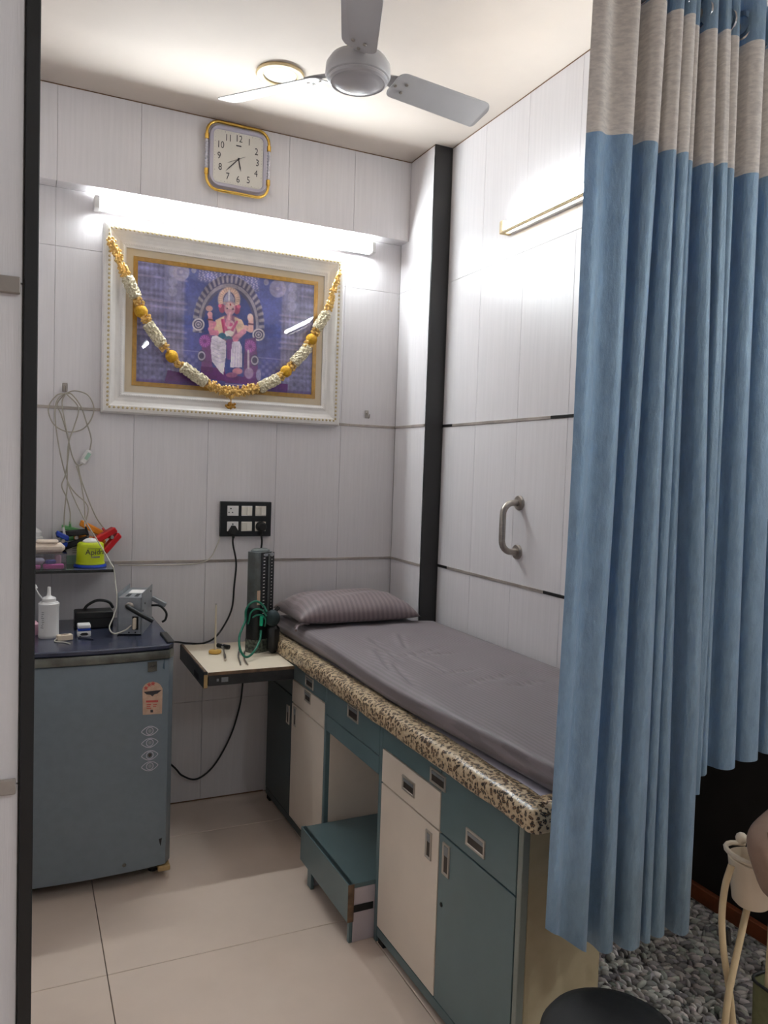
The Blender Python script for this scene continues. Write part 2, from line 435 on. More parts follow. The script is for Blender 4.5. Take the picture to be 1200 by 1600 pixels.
# --- right wall: full height to y=-1.8, open under the counter beyond y=-1.42
YE = -1.80; YW = -2.06
wr = struct('wall_right', MB().box((XR+0.008, YE, 0.72), (XR+0.12, -PD+0.012, ZC)).box((XR+0.008, YW, 0.90), (XR+0.12, YE, ZC)).box((XR+0.008, -1.42, 0.0), (XR+0.12, -PD+0.012, 0.72)), 'backing')
ys = [YE, -1.53, -1.215, -0.905, -0.60, -PD]
panel_wall(wr, 'x', XR, ys, [0.72, ZL, ZU, ZJ, ZC])
panel_wall(wr, 'x', XR, [YW, YE], [0.90, ZL, ZU, ZJ, ZC])
panel_wall(wr, 'x', XR, [-1.42, -1.215, -0.905, -0.60, -PD], [0.0, 0.72])
# --- partition at the left, in front of the fridge
wp = struct('wall_partition', MB().box((-3.3, YP+0.008, 0.0), (XP-0.002, YP+0.09, ZC)), 'backing')
panel_wall(wp, 'y', YP, [-3.28, -2.75, -2.44, -2.13, -1.82, -1.651], [0.0, 1.142, 1.688, ZC])
struct('trim_2', MB().box((-1.650, YP-0.004, 0.0), (XP, YP+0.09, ZC), 0.001), 'blackplastic')
# --- left wall of the niche and the front room behind the camera
struct('wall_left', MB().box((XL-0.08, YP+0.09, 0.0), (XL, 0.1, ZC)), 'panel')
struct('wall_front', MB().box((-3.3, -5.5, 0.0), (1.7, -5.4, ZC)), 'panel')
struct('wall_east', MB().box((1.6, -5.4, 0.0), (1.7, 0.1, ZC)), 'panel')
struct('wall_west', MB().box((-3.3, -5.4, 0.0), (-3.2, YP, ZC)), 'panel')
struct('wall_side_room', MB().box((0.21, -0.6, 0.0), (1.6, -0.5, ZC)), 'panel')
# --- steel strips between the panel rows
n_trim = [3]
def strip(lo, hi, m='trimsteel'):
    struct('trim_%d' % n_trim[0], MB().box(lo, hi, 0.0012), m); n_trim[0] += 1
for z in (ZU, ZL):
    x_dark = -0.245
    strip((XL, -0.004, z-0.006), (x_dark, 0.0005, z+0.006))
    strip((x_dark, -0.004, z-0.006), (0.0, 0.0005, z+0.006), 'trimsteel')
    strip((-0.004, -PD+0.012, z-0.006), (0.0005, 0.0, z+0.006))
    strip((XR-0.004, -PD-0.09, z-0.006), (XR+0.0005, -PD, z+0.006), 'trimdark')
    strip((XR-0.004, -1.12, z-0.006), (XR+0.0005, -PD-0.09, z+0.006))
    strip((XR-0.004, YE, z-0.006), (XR+0.0005, -1.12, z+0.006), 'trimdark')
strip((-3.2, YP-0.006, 1.676), (-1.6535, YP, 1.694)); strip((-3.2, YP-0.006, 1.132), (-1.6535, YP, 1.149))
# stained joint under the ceiling
strip((XL, -BD-0.002, ZC-0.004), (0.0, -BD, ZC), 'stain')
strip((-0.002, -PD, ZC-0.004), (0.0, -BD, ZC), 'stain')
strip((XR-0.002, YE, ZC-0.004), (XR, -PD, ZC), 'stain')
strip((XL, -0.0016, 0.0), (-0.62, 0.0, 0.005), 'stain')

# ================================================================== LAMPS
def batten(name, label, a, b, out, strength, colour, up=0.012, endm='white', r=0.0125, od=0.034):
    """a tube lamp: housing against the wall from a to b, tube standing out along 'out'"""
    a = Vector(a); b = Vector(b); out = Vector(out); d = (b-a).normalized()
    t = thing(name, label, 'light', (a+b)/2)
    def bx(mb, s0, s1, o0, o1, z0, z1, bev=0.001):
        p = a+d*s0+out*o0+Vector((0, 0, z0)); q = a+d*s1+out*o1+Vector((0, 0, z1))
        lo = Vector([min(p[i], q[i]) for i in range(3)]); hi = Vector([max(p[i], q[i]) for i in range(3)])
        return mb.box(lo, hi, bev)
    Ln = (b-a).length
    bx(MB(), 0, Ln, 0.001, 0.018, -0.016, 0.016).build('housing', 'white', t)
    MB().cyl(a+d*0.02+out*od+Vector((0, 0, up)), b-d*0.02+out*od+Vector((0, 0, up)), r, n=10).build('tube', emis('tube light', colour, strength), t, smooth=True)
    for s in (0, Ln-0.022):
        bx(MB(), s, s+0.022, 0.001, od+0.016, -0.018, 0.032, 0.003).build('end_cap', endm, t)
    return t
batten('tube_light', 'long bright white tube light on the back wall above the framed picture',
       (-1.395, 0, 2.535), (-0.16, 0, 2.535), (0, -1, 0), TUBE_BACK, (229, 238, 241), 0.014, od=0.050)
tr = batten('tube_light', 'slanting tube light with yellowed end cap, high on the right wall beside the curtain',
       (XR, -2.04, 2.462), (XR, -0.80, 2.462), (-1, 0, 0), TUBE_RIGHT, (229, 238, 241), 0.012, 'yellowed')
MB().box((XR-0.050, -2.02, 2.446), (XR-0.034, -0.82, 2.452)).build('reflector', 'yellowed', tr)
# the front room's own lamps, behind the camera
batten('tube_light', 'white tube light on the east wall of the front room, right of the camera',
       (1.6, -4.3, 2.40), (1.6, -3.1, 2.40), (-1, 0, 0), TUBE_EAST, (229, 238, 241), 0.0)
t3 = thing('hanging_light', 'slim white batten lamp hung from the ceiling of the front room', 'light', (-0.62, -3.85, 2.6))
MB().box((-0.64, -4.30, 2.615), (-0.60, -3.40, 2.645), 0.002).build('housing', 'white', t3)
MB().cyl((-0.62, -4.28, 2.597), (-0.62, -3.42, 2.597), 0.0125, n=10).build('tube', emis('hung tube', (229, 238, 241), TUBE_HANG), t3, smooth=True)
for y in (-4.28, -3.42): MB().box((-0.637, y-0.012, 2.582), (-0.603, y+0.012, 2.615), 0.002).build('end_cap', 'white', t3)
for y in (-4.1, -3.6): MB().cyl((-0.62, y, 2.645), (-0.62, y, ZC), 0.004, n=8).build('hanger', 'steel', t3, smooth=True)

# recessed ceiling lamp
dc = at(438, 115, 'z', ZC); dc.z = ZC
t = thing('ceiling_light', 'round recessed ceiling lamp with yellowed rim and frosted lens, left of the fan', 'light', dc)
MB().lathe([(0.064, -0.001), (0.088, -0.001), (0.09, -0.006), (0.086, -0.012), (0.07, -0.014), (0.062, -0.010)], dc, n=40, closed=True).build('rim', 'yellowed', t, smooth=True)
MB().lathe([(0.0, -0.010), (0.04, -0.009), (0.062, -0.004), (0.062, -0.0005), (0.0, -0.0005)], dc, n=40).build('lens', 'lens', t, smooth=True)

# ================================================================== CEILING FAN
fc = Vector((-0.805, -1.355, 0)); FZ = 2.622
t = thing('ceiling_fan', 'grey three-bladed ceiling fan hanging from the cream ceiling', 'fan', (fc.x, fc.y, ZC))
MB().cyl(fc+Vector((0, 0, 2.66)), fc+Vector((0, 0, ZC-0.04)), 0.011).build('down_rod', 'fan', t, smooth=True)
MB().lathe([(0.0, ZC), (0.05, ZC), (0.05, ZC-0.02), (0.018, ZC-0.085), (0.0, ZC-0.085)], fc).build('canopy', 'fan', t, smooth=True)
MB().lathe([(0.0, 2.70), (0.024, 2.70), (0.03, 2.665), (0.0, 2.665)], fc).build('lower_canopy', 'yellowed', t, smooth=True)
mh = MB().lathe([(0.0, 2.663), (0.045, 2.663), (0.078, 2.650), (0.090, 2.632), (0.092, 2.606), (0.088, 2.598), (0.083, 2.596), (0.083, 2.594), (0.0, 2.594)], fc, n=48).build('motor_housing', 'fan', t, smooth=True)
MB().lathe([(0.083, 2.5945), (0.082, 2.588), (0.076, 2.584), (0.070, 2.585), (0.060, 2.580), (0.04, 2.5745), (0.0, 2.572)], fc, n=48).build('bottom_cover', 'fandark', t, smooth=True)
R1 = 0.455
for k, deg in enumerate((248.6, 8.6, 128.6)):
    a = math.radians(deg); d = Vector((math.cos(a), math.sin(a), 0)); s = Vector((-math.sin(a), math.cos(a), 0))
    pit = math.radians(17)
    s2 = s*math.cos(pit)-Vector((0, 0, 1))*math.sin(pit)          # the clockwise edge rides higher
    nrm = d.cross(s2).normalized()
    def bp_(r, x, h=0.0): return fc+Vector((0, 0, FZ))+d*r+s2*x+nrm*h
    # blade outline with rounded root corners
    wr_, wt_ = 0.049, 0.054
    out = []
    r0 = 0.115
    for (cx_, cy_, a0, a1, rad) in ((r0+0.025, -wr_+0.025, 180, 270, 0.025), (R1-0.03, -wt_+0.03, 270, 360, 0.03), (R1-0.012, wt_-0.012, 0, 90, 0.012), (r0+0.025, wr_-0.025, 90, 180, 0.025)):
        for q in range(6):
            an = math.radians(a0+(a1-a0)*q/5); out.append((cx_+rad*math.cos(an), cy_+rad*math.sin(an)))
    mb = MB()
    A = [mb.bm.verts.new(bp_(r, x, -0.0012-0.006*(1-(x/0.066)**2))) for r, x in out]; B = [mb.bm.verts.new(bp_(r, x, 0.0012-0.006*(1-(x/0.066)**2))) for r, x in out]
    for i in range(len(out)):
        j = (i+1) % len(out); mb.bm.faces.new((A[i], A[j], B[j], B[i]))
    mb.bm.faces.new(A[::-1]); mb.bm.faces.new(B)
    bl = mb.build('blade', 'fan', t)
    for r, x in ((0.155, -0.016), (0.155, 0.016), (0.125, 0.0)):
        MB().lathe([(0, 0.002), (0.0045, 0.0015), (0.0055, -0.001)], bp_(r, x, -0.0085), -nrm, n=10).build('screw', 'steel', bl, smooth=True)
    mb = MB()
    P = [bp_(0.08, -0.014, 0.003), bp_(0.08, 0.014, 0.003), bp_(0.14, 0.026, 0.004), bp_(0.165, 0.024, 0.004), bp_(0.165, -0.024, 0.004), bp_(0.14, -0.026, 0.004)]
    A = [mb.bm.verts.new(p) for p in P]; B = [mb.bm.verts.new(p+nrm*0.003) for p in P]
    for i in range(6):
        j = (i+1) % 6; mb.bm.faces.new((A[i], A[j], B[j], B[i]))
    mb.bm.faces.new(A[::-1]); mb.bm.faces.new(B)
    mb.build('blade_bracket', 'fan', t)

# ================================================================== WALL CLOCK
CX, CZ, CY = -0.830, 2.798, -BD
def rrect(w, h, r, n=7):
    o = []
    for sx, sz, a0 in ((1, 1, 0), (-1, 1, 90), (-1, -1, 180), (1, -1, 270)):
        for q in range(n+1):
            a = math.radians(a0+90*q/n); o.append((sx*(w/2-r)+r*math.cos(a), sz*(h/2-r)+r*math.sin(a)))
    return o
t = thing('wall_clock', 'square wall clock with gold corner bars on the beam under the ceiling', 'clock', (CX, CY, CZ-0.13))
mb = MB()
for w_, y0, y1 in ((0.246, -0.001, -0.026),):
    mb.prism([(CX+a, CZ+b) for a, b in rrect(w_, w_+0.004, 0.045)], CY+y0, CY+y1, 'xz')
mb.build('shell', 'lavender', t, smooth=True)
mb = MB(); rr = rrect(0.246, 0.25, 0.045); r2 = rrect(0.212, 0.216, 0.022); n = len(rr)
ring = [[(CX+a, CY-0.026, CZ+b) for a, b in rr], [(CX+a*0.98, CY-0.033, CZ+b*0.98) for a, b in rr], [(CX+a*1.03, CY-0.032, CZ+b*1.03) for a, b in r2], [(CX+a, CY-0.027, CZ+b) for a, b in r2]]
mb.grid(ring, True).build('bezel', 'lavender', t, smooth=True)
dl = MB().prism([(CX+a, CZ+b) for a, b in rrect(0.212, 0.216, 0.020)], CY-0.026, CY-0.0275, 'xz').build('dial', 'dial', t)
for i in range(1, 13):
    a = math.radians(90-30*i); rx, rz = 0.082, 0.084
    ca, sa = math.cos(a), math.sin(a); k = 1/max(abs(ca), abs(sa))**0.55
    text('numeral', str(i), 0.040, 'ink', face_front((CX+rx*ca*k, CY-0.0280, CZ+rz*sa*k)) @ Matrix.Scale(0.8, 4, (1, 0, 0)), dl, 0.0002)
MB().box((CX-0.011, CY-0.0284, CZ+0.053), (CX+0.011, CY-0.0276, CZ+0.058)).build('mark', 'ink', dl)
mb = MB()
for i in range(60):
    a = math.radians(6*i); ca, sa = math.cos(a), math.sin(a); k = 1/max(abs(ca), abs(sa))
    x = CX+0.100*ca*k; z = CZ+0.102*sa*k; e = 0.0014 if i % 5 else 0.0024
    mb.box((x-e/2, CY-0.0280, z-e/2), (x+e/2, CY-0.0276, z+e/2))
mb.build('minute_marks', 'greyink', dl, kind='stuff')
def hand(name, deg, L0, L1, wd, y, m):
    a = math.radians(90-deg); d = Vector((math.cos(a), 0, math.sin(a))); s = Vector((-d.z, 0, d.x))
    c = Vector((CX, CY+y, CZ)); mb = MB()
    P = [c-d*L0-s*wd*0.6, c-d*L0+s*wd*0.6, c+d*L1*0.7+s*wd, c+d*L1, c+d*L1*0.7-s*wd]
    A = [mb.bm.verts.new(p) for p in P]; B = [mb.bm.verts.new(p+Vector((0, -0.0008, 0))) for p in P]
    for i in range(5): mb.bm.faces.new((A[i], A[(i+1) % 5], B[(i+1) % 5], B[i]))
    mb.bm.faces.new(A); mb.bm.faces.new(B[::-1]); return mb.build(name, m, t)
hand('hour_hand', 167, 0.006, 0.050, 0.0028, -0.0290, 'ink')
hand('minute_hand', 223, 0.008, 0.082, 0.0022, -0.0302, 'ink')
hand('second_hand', 243, 0.032, 0.055, 0.0010, -0.0314, 'greyink')
MB().cyl((CX, CY-0.0272, CZ), (CX, CY-0.034, CZ), 0.004).build('hand_hub', 'ink', t, smooth=True)
W2, H2, RC = 0.133, 0.140, 0.05
for sg in (1, -1):
    pts = [Vector((CX-W2, CY-0.022, CZ+sg*0.068)), Vector((CX-W2, CY-0.022, CZ+sg*(H2-RC)))]
    for q in range(1, 7):
        a = math.radians(180-15*q); pts.append(Vector((CX-W2+RC+RC*math.cos(a), CY-0.022, CZ+sg*(H2-RC+RC*math.sin(a)))))
    for q in range(0, 7):
        a = math.radians(90-15*q); pts.append(Vector((CX+W2-RC+RC*math.cos(a), CY-0.022, CZ+sg*(H2-RC+RC*math.sin(a)))))
    pts.append(Vector((CX+W2, CY-0.022, CZ+sg*0.068)))
    g = MB().tube(pts, 0.0062, 10, 1).build('gold_bar', 'gold', t, smooth=True)
    for sx in (-1, 1):
        MB().cyl((CX+sx*W2, CY-0.022, CZ+sg*0.060), (CX+sx*W2, CY-0.022, CZ+sg*0.082), 0.0088).build('ferrule', 'gold', g, smooth=True)
for sx in (-1, 1):
    pts = [(CX+sx*W2, CY-0.022, CZ-0.062+0.124*q/10) for q in range(11)]
    mb = MB().tube(pts, 0.0055, 8, 1)
    for q in range(10): mb.ball((CX+sx*W2, CY-0.022, CZ-0.056+0.0124*q), 0.0082, 1, (1, 1, 0.75))
    mb.build('crystal_rod', 'crystal', t)

# ================================================================== FRAMED PICTURE
X0, X1, Z0, Z1 = -1.357, -0.309, 1.706, 2.476
FY = -0.048                                                     # face of the frame
t = thing('framed_picture', 'large ivory framed print of a seated elephant-headed deity on the back wall', 'picture', ((X0+X1)/2, 0, Z0))
prof = [(0.0, -0.002), (0.0, -0.036), (0.006, -0.046), (0.016, -0.048), (0.030, -0.046), (0.036, -0.040), (0.050, -0.034), (0.064, -0.031), (0.070, -0.032), (0.074, -0.035), (0.080, -0.035), (0.084, -0.033), (0.090, -0.0325), (0.090, -0.002)]
mb = MB()
rings = []
for ins, y in prof:
    rings.append([(X0+ins, y, Z0+ins), (X1-ins, y, Z0+ins), (X1-ins, y, Z1-ins), (X0+ins, y, Z1-ins)])
mb.grid(rings, True)
fr = mb.build('frame', 'frame', t)
mb = MB(); sp = 0.0125
def bead_row(ins, y, r, sp, stretch=1.0):
    mb = MB()
    def row(a, b):
        n = max(2, int((Vector(b)-Vector(a)).length/sp)); dx = (Vector(b)-Vector(a)).normalized()
        for i in range(n):
            p = Vector(a).lerp(Vector(b), (i+0.5)/n)
            sc = (stretch, 0.8, 1) if abs(dx.x) > 0.5 else (1, 0.8, stretch)
            mb.ball(p, r, 1, sc)
    a, b, c, d = (X0+ins, y, Z0+ins), (X1-ins, y, Z0+ins), (X1-ins, y, Z1-ins), (X0+ins, y, Z1-ins)
    row(a, b); row(b, c); row(c, d); row(d, a)
    return mb
bead_row(0.023, -0.048, 0.0058, 0.0175).build('beads', 'bead', fr, smooth=True, kind='stuff', label='champagne beads along the frame')
bead_row(0.077, -0.034, 0.0034, 0.010, 1.25).build('rope_moulding', 'frame', fr, smooth=True, kind='stuff')
def flat_ring(i0, i1, y0, y1, m, name, par):
    r = []
    for ins, y in ((i0, y0), (i0, y1), (i1, y1), (i1, y0)):
        r.append([(X0+ins, y, Z0+ins), (X1-ins, y, Z0+ins), (X1-ins, y, Z1-ins), (X0+ins, y, Z1-ins)])
    return MB().grid(r+[r[0]], True).build(name, m, par)
flat_ring(0.088, 0.122, -0.012, -0.0245, 'mount', 'mount', t)
flat_ring(0.119, 0.137, -0.012, -0.0275, 'oldgold', 'gold_fillet', t)
flat_ring(0.127, 0.131, -0.0265, -0.0290, 'oldgold', 'fillet_ridge', t)
# --- the print: a flat grid whose colours are drawn point by point
PX0, PX1, PZ0, PZ1 = X0+0.132, X1-0.132, Z0+0.132, Z1-0.132; PY = -0.0235
NU, NV = 350, 232
U = np.linspace(PX0, PX1, NU); V = np.linspace(PZ1, PZ0, NV)
GX, GZ = np.meshgrid(U, V)
Q = np.stack([GX-CAM[0], np.full_like(GX, PY-CAM[1]), GZ-CAM[2]], -1)
dep = Q@AX[2]; PU = 600+F*(Q@AX[0])/dep; PV = 800-F*(Q@AX[1])/dep
def draw():
    x, y = PU, PV; S = (GX-PX0)/(PX1-PX0); T = (PZ1-GZ)/(PZ1-PZ0)
    img = np.zeros((NV, NU, 3))
    nz = np.zeros((NV, NU))
    for k in (9, 18, 36, 75, 140):
        g = rng.random((k+2, int(k*1.5)+3)); gi = T*k; gj = S*(k*1.5)
        i = gi.astype(int); j = gj.astype(int); a = gi-i; b = gj-j
        nz += (g[i, j]*(1-a)*(1-b)+g[i+1, j]*a*(1-b)+g[i, j+1]*(1-a)*b+g[i+1, j+1]*a*b-0.5)*(0.6 if k < 30 else 0.35)
    def put(mask, c, op=1.0):
        mk = np.clip(mask, 0, 1)[..., None]*op
        img[:] = img*(1-mk)+np.array(c)*mk
    def ell(cx, cy, rx, ry, rot=0, soft=0.12):
        c, s = math.cos(rot), math.sin(rot); dx = x-cx; dy = y-cy
        d = np.sqrt(((dx*c+dy*s)/rx)**2+((-dx*s+dy*c)/ry)**2); return np.clip((1-d)/soft+0.5, 0, 1)
    def ringm(cx, cy, rx, ry, w, soft=0.6):
        d = np.sqrt(((x-cx)/rx)**2+((y-cy)/ry)**2); return np.clip((w-abs(d-1)*rx)/soft, 0, 1)
    def seg(pts, w, soft=0.8):
        m = np.zeros_like(x)
        for (x0, y0), (x1, y1) in zip(pts, pts[1:]):
            dx, dy = x1-x0, y1-y0; tt = np.clip(((x-x0)*dx+(y-y0)*dy)/(dx*dx+dy*dy+1e-9), 0, 1)
            m = np.maximum(m, np.clip((w-np.hypot(x-x0-tt*dx, y-y0-tt*dy))/soft+0.5, 0, 1))
        return m
    def poly(pts):
        ins = np.zeros(x.shape, bool); n = len(pts)
        for i in range(n):
            (xa, ya), (xb, yb) = pts[i], pts[(i+1) % n]
            c = ((ya > y) != (yb > y)) & (x < (xb-xa)*(y-ya)/(yb-ya+1e-9)+xa); ins ^= c
        return ins.astype(float)
    img[:] = np.array((78, 84, 148))
    put(np.clip((0.55-T), 0, 1)*1.2, (88, 96, 158))
    put(np.clip((T-0.45)*1.6, 0, 1), (66, 66, 128))
    # pillared hall: pale columns left and right with turned bands
    for (c0, wd, al) in ((0.075, 0.085, 0.75), (0.205, 0.055, 0.8), (0.945, 0.07, 0.75), (0.845, 0.05, 0.8)):
        col = np.clip((wd-abs(S-c0))/0.012, 0, 1)
        sh = 0.5+0.5*np.cos((S-c0)/wd*1.6)
        band = 0.86+0.10*np.sin(T*85+3*np.sin(T*23))+0.06*np.sin(S*260)
        cc = np.stack([(112+40*sh)*band, (112+34*sh)*band, (150+28*sh)*band], -1)
        mk = (col*al)[..., None]; img[:] = img*(1-mk)+cc*mk
        for tb in (0.12, 0.31, 0.36, 0.55, 0.60): put(np.clip((wd*1.25-abs(S-c0))/0.01, 0, 1)*np.clip((0.012-abs(T-tb))/0.006, 0, 1), (166, 152, 186), 0.45)
    # capital niches near the columns
    for c0 in (0.19, 0.86):
        put(np.clip((0.05-abs(S-c0))/0.008, 0, 1)*np.clip((0.30-T)/0.02, 0, 1), (128, 126, 160), 0.9)
        for a in range(3): put(ell(PU[int(NV*(0.06+0.08*a)), int(NU*c0)], PV[int(NV*(0.06+0.08*a)), int(NU*c0)], 7, 8), (170, 164, 188), 0.55)
    # lattice wall low down
    lat = np.clip(np.sin(S*150)*np.sin(T*95)*1.6+0.3, 0, 1)*np.clip((T-0.70)/0.05, 0, 1)*(abs(S-0.5) > 0.17)
    put(lat, (132, 128, 172), 0.45)
    put(np.clip((0.006-abs(T-0.70))/0.004, 0, 1)*(abs(S-0.5) > 0.16), (150, 146, 186), 0.5)
    # corbels
    for cx, cy in ((283, 425), (434, 451)):
        put(ell(cx, cy, 13, 14), (170, 160, 180), 0.7); put(ell(cx, cy, 7, 7), (126, 120, 158), 0.6); put(ell(cx, cy, 3, 3), (180, 170, 186), 0.6)
    for cx, cy in ((303, 422), (416, 441)): put(ell(cx, cy, 4, 5), (160, 152, 172), 0.8)
    # carved canopy above the arch
    cnp = np.clip((23-abs(y-(418+0.19*(x-312))))/5, 0, 1)*np.clip((50-abs(x-357))/6, 0, 1)
    tex = 0.5+0.5*np.sin(x*1.15+np.sin(y*0.6)*2)*np.sin(y*0.85+x*0.2)
    put(cnp*(0.35+0.65*tex), (150, 144, 184), 0.95)
    put(cnp*np.clip(tex*2-1.1, 0, 1), (214, 206, 220), 0.95)
    # arch
    put(ell(357, 512, 46, 70), (44, 58, 122))
    an = np.arctan2((y-508)/66, (x-357)/47); up = (y < 520).astype(float)
    put(ringm(357, 508, 47, 66, 8.5)*up, (70, 66, 100), 0.9)
    put(ringm(357, 508, 52, 72, 4.5)*up*np.clip(np.sin(an*46)*0.8+0.5, 0, 1), (176, 164, 170), 0.8)
    put(ringm(357, 508, 45, 62, 2.4)*up, (170, 158, 166), 0.8)
    for cx, cy in ((310, 507), (404, 523)):
        put(ell(cx, cy, 9.5, 9.5), (72, 66, 96)); put(ringm(cx, cy, 8.5, 8.5, 1.5), (196, 186, 190)); put(ringm(cx, cy, 4.5, 4.5, 1.2), (176, 166, 174)); put(ell(cx, cy, 2, 2), (170, 160, 170))
    # throne
    put(poly([(316, 525), (330, 520), (332, 590), (314, 592)]), (112, 66, 120)); put(poly([(383, 530), (400, 527), (404, 596), (380, 594)]), (104, 60, 118))
    put(poly([(314, 572), (352, 576), (352, 596), (314, 590)]), (86, 30, 96)); put(poly([(352, 585), (404, 592), (404, 602), (352, 598)]), (92, 40, 104))
    for cx, cy in ((320, 533), (391, 541)):
        a2 = np.arctan2(y-cy, x-cx); put(ell(cx, cy, 9, 10), (140, 70, 150)); put(ell(cx, cy, 8, 9)*np.clip(np.sin(a2*14), 0, 1), (196, 130, 190), 0.8); put(ell(cx, cy, 3, 3), (120, 60, 130))
    for cx, cy in ((315, 556), (398, 563)):
        put(ell(cx, cy, 6, 9), (66, 60, 92)); put(ringm(cx, cy, 5, 6, 1.3), (176, 168, 184)); 
    put(ell(389, 583, 7, 9), (150, 124, 160)); put(seg([(388, 548), (388, 575)], 1.6), (196, 180, 196)); put(ell(404, 586, 4, 9), (140, 132, 172))
    # halo and crown
    a3 = np.arctan2(y-467, x-358)
    put(ell(358, 468, 17.5, 19.5), (208, 176, 160)); put(ell(358, 468, 17.5, 19.5)*np.clip(np.sin(a3*26), 0, 1), (160, 120, 120), 0.6); put(ell(358, 470, 9.5, 14), (64, 58, 100))
    put(poly([(358, 453), (366, 466), (367, 478), (349, 478), (350, 466)]), (140, 136, 162)); put(seg([(358, 454), (358, 476)], 1.3), (198, 190, 196)); put(seg([(350, 473), (366, 474)], 1.2), (176, 150, 150))
    # ears, face, trunk
    put(ell(347, 482, 5, 7), (150, 52, 96)); put(ell(370, 484, 5, 7), (150, 52, 96)); put(ell(344, 478, 3, 3), (214, 96, 130)); put(ell(373, 479, 3, 3), (206, 96, 130))
    # shawl, torso
    put(ell(358, 514, 24, 22), (150, 96, 124)); put(poly([(337, 500), (350, 494), (352, 520), (338, 524), (333, 512)]), (206, 176, 152)); put(poly([(366, 495), (378, 500), (385, 516), (372, 524), (368, 510)]), (206, 178, 156))
    put(ell(359, 513, 9, 13), (206, 176, 180)); put(seg([(349, 500), (354, 516), (362, 517), (370, 503)], 2.0), (190, 84, 128)); put(seg([(347, 500), (351, 524)], 1.6), (170, 60, 100))
    put(ell(358, 521, 7, 5), (232, 222, 214)); put(ell(360, 507, 4, 3), (196, 92, 136))
    put(ell(359, 482, 8.5, 11), (204, 150, 166)); put(ell(359, 478, 6, 5), (226, 190, 190)); put(ell(355, 482, 1.5, 1.0), (40, 30, 50)); put(ell(364, 483, 1.5, 1.0), (40, 30, 50)); put(ell(360, 476, 1.2, 2), (180, 40, 60))
    put(seg([(359, 487), (358, 497), (355, 507)], 3.6), (206, 146, 166)); put(seg([(359, 489), (358, 499)], 1.2), (226, 180, 188))
    # arms
    put(seg([(334, 506), (329, 514), (331, 520), (338, 520)], 4.0), (196, 120, 146)); put(seg([(330, 512), (328, 490)], 3.4), (206, 140, 156)); put(ell(327, 482, 5.5, 4.5), (196, 150, 150)); put(ell(328, 491, 4, 4), (222, 160, 170)); put(seg([(325, 499), (332, 500)], 1.2), (120, 60, 60))
    put(seg([(384, 512), (392, 516), (392, 497)], 4.0), (208, 164, 160)); put(ell(391, 496, 4.5, 6), (222, 178, 172)); put(seg([(388, 506), (396, 507)], 1.2), (100, 60, 80)); put(seg([(381, 518), (368, 528)], 4.0), (204, 140, 160)); put(ell(368, 530, 5, 4), (212, 130, 160))
    # sash and robe
    put(ell(347, 525, 6, 5), (30, 84, 110)); put(ell(357, 529, 6, 4), (60, 96, 120)); put(poly([(354, 530), (364, 530), (361, 562), (355, 562)]), (110, 62, 124))
    put(poly([(331, 526), (338, 524), (353, 533), (353, 556), (349, 586), (343, 580), (331, 564), (329, 540)]), (206, 198, 212)); put(poly([(363, 534), (374, 533), (378, 542), (378, 574), (360, 574), (361, 550)]), (204, 194, 210))
    for k in range(6): put(seg([(331, 530+6*k), (342, 536+6*k), (351, 534+6*k)], 0.5), (160, 150, 178), 0.6)
    for k in range(4): put(seg([(364+4*k, 540), (363+4*k, 572)], 0.5), (164, 152, 180), 0.6)
    put(ell(371, 580, 8, 5), (180, 120, 140)); put(ell(362, 586, 9, 4), (150, 90, 130)); put(seg([(352, 600), (400, 604)], 0.8), (190, 170, 200), 0.7)
    # violet drape low on both sides
    for pts in ([(262, 578), (312, 588), (318, 606), (255, 604)], [(402, 598), (450, 600), (448, 622), (400, 618)]): put(poly(pts), (92, 32, 104), 0.9)
    put(np.clip((T-0.955)/0.02, 0, 1), (70, 44, 104), 0.6)
    img2 = img*(1+0.34*nz[..., None])
    return np.clip(img2*1.15, 0, 255)
img = draw()/255.0
imgl = np.where(img <= 0.04045, img/12.92, ((img+0.055)/1.055)**2.4)
me = bpy.data.meshes.new('print')
verts = np.stack([GX, np.full_like(GX, PY), GZ], -1).reshape(-1, 3)
idx = np.arange(NU*NV).reshape(NV, NU)
quads = np.stack([idx[:-1, :-1], idx[1:, :-1], idx[1:, 1:], idx[:-1, 1:]], -1).reshape(-1, 4)
me.from_pydata(verts.tolist(), [], quads.tolist())
ca = me.color_attributes.new('print', 'FLOAT_COLOR', 'POINT')
ca.data.foreach_set('color', np.concatenate([imgl.reshape(-1, 3), np.ones((NU*NV, 1))], 1).ravel())
me.materials.append(M['print'])
po = bpy.data.objects.new('print', me); COL.objects.link(po); po.parent = t; po.matrix_parent_inverse = world_of(t).inverted()
po['label'] = 'blue and violet print of a deity on a throne in a carved arch'
MB().box((X0+0.09, -0.003, Z0+0.09), (X1-0.09, -0.001, Z1-0.09)).build('backing_board', 'mount', t)
MB().box((X0+0.0905, -0.0315, Z0+0.0905), (X1-0.0905, -0.0300, Z1-0.0905)).build('glass_pane', 'pane', t)

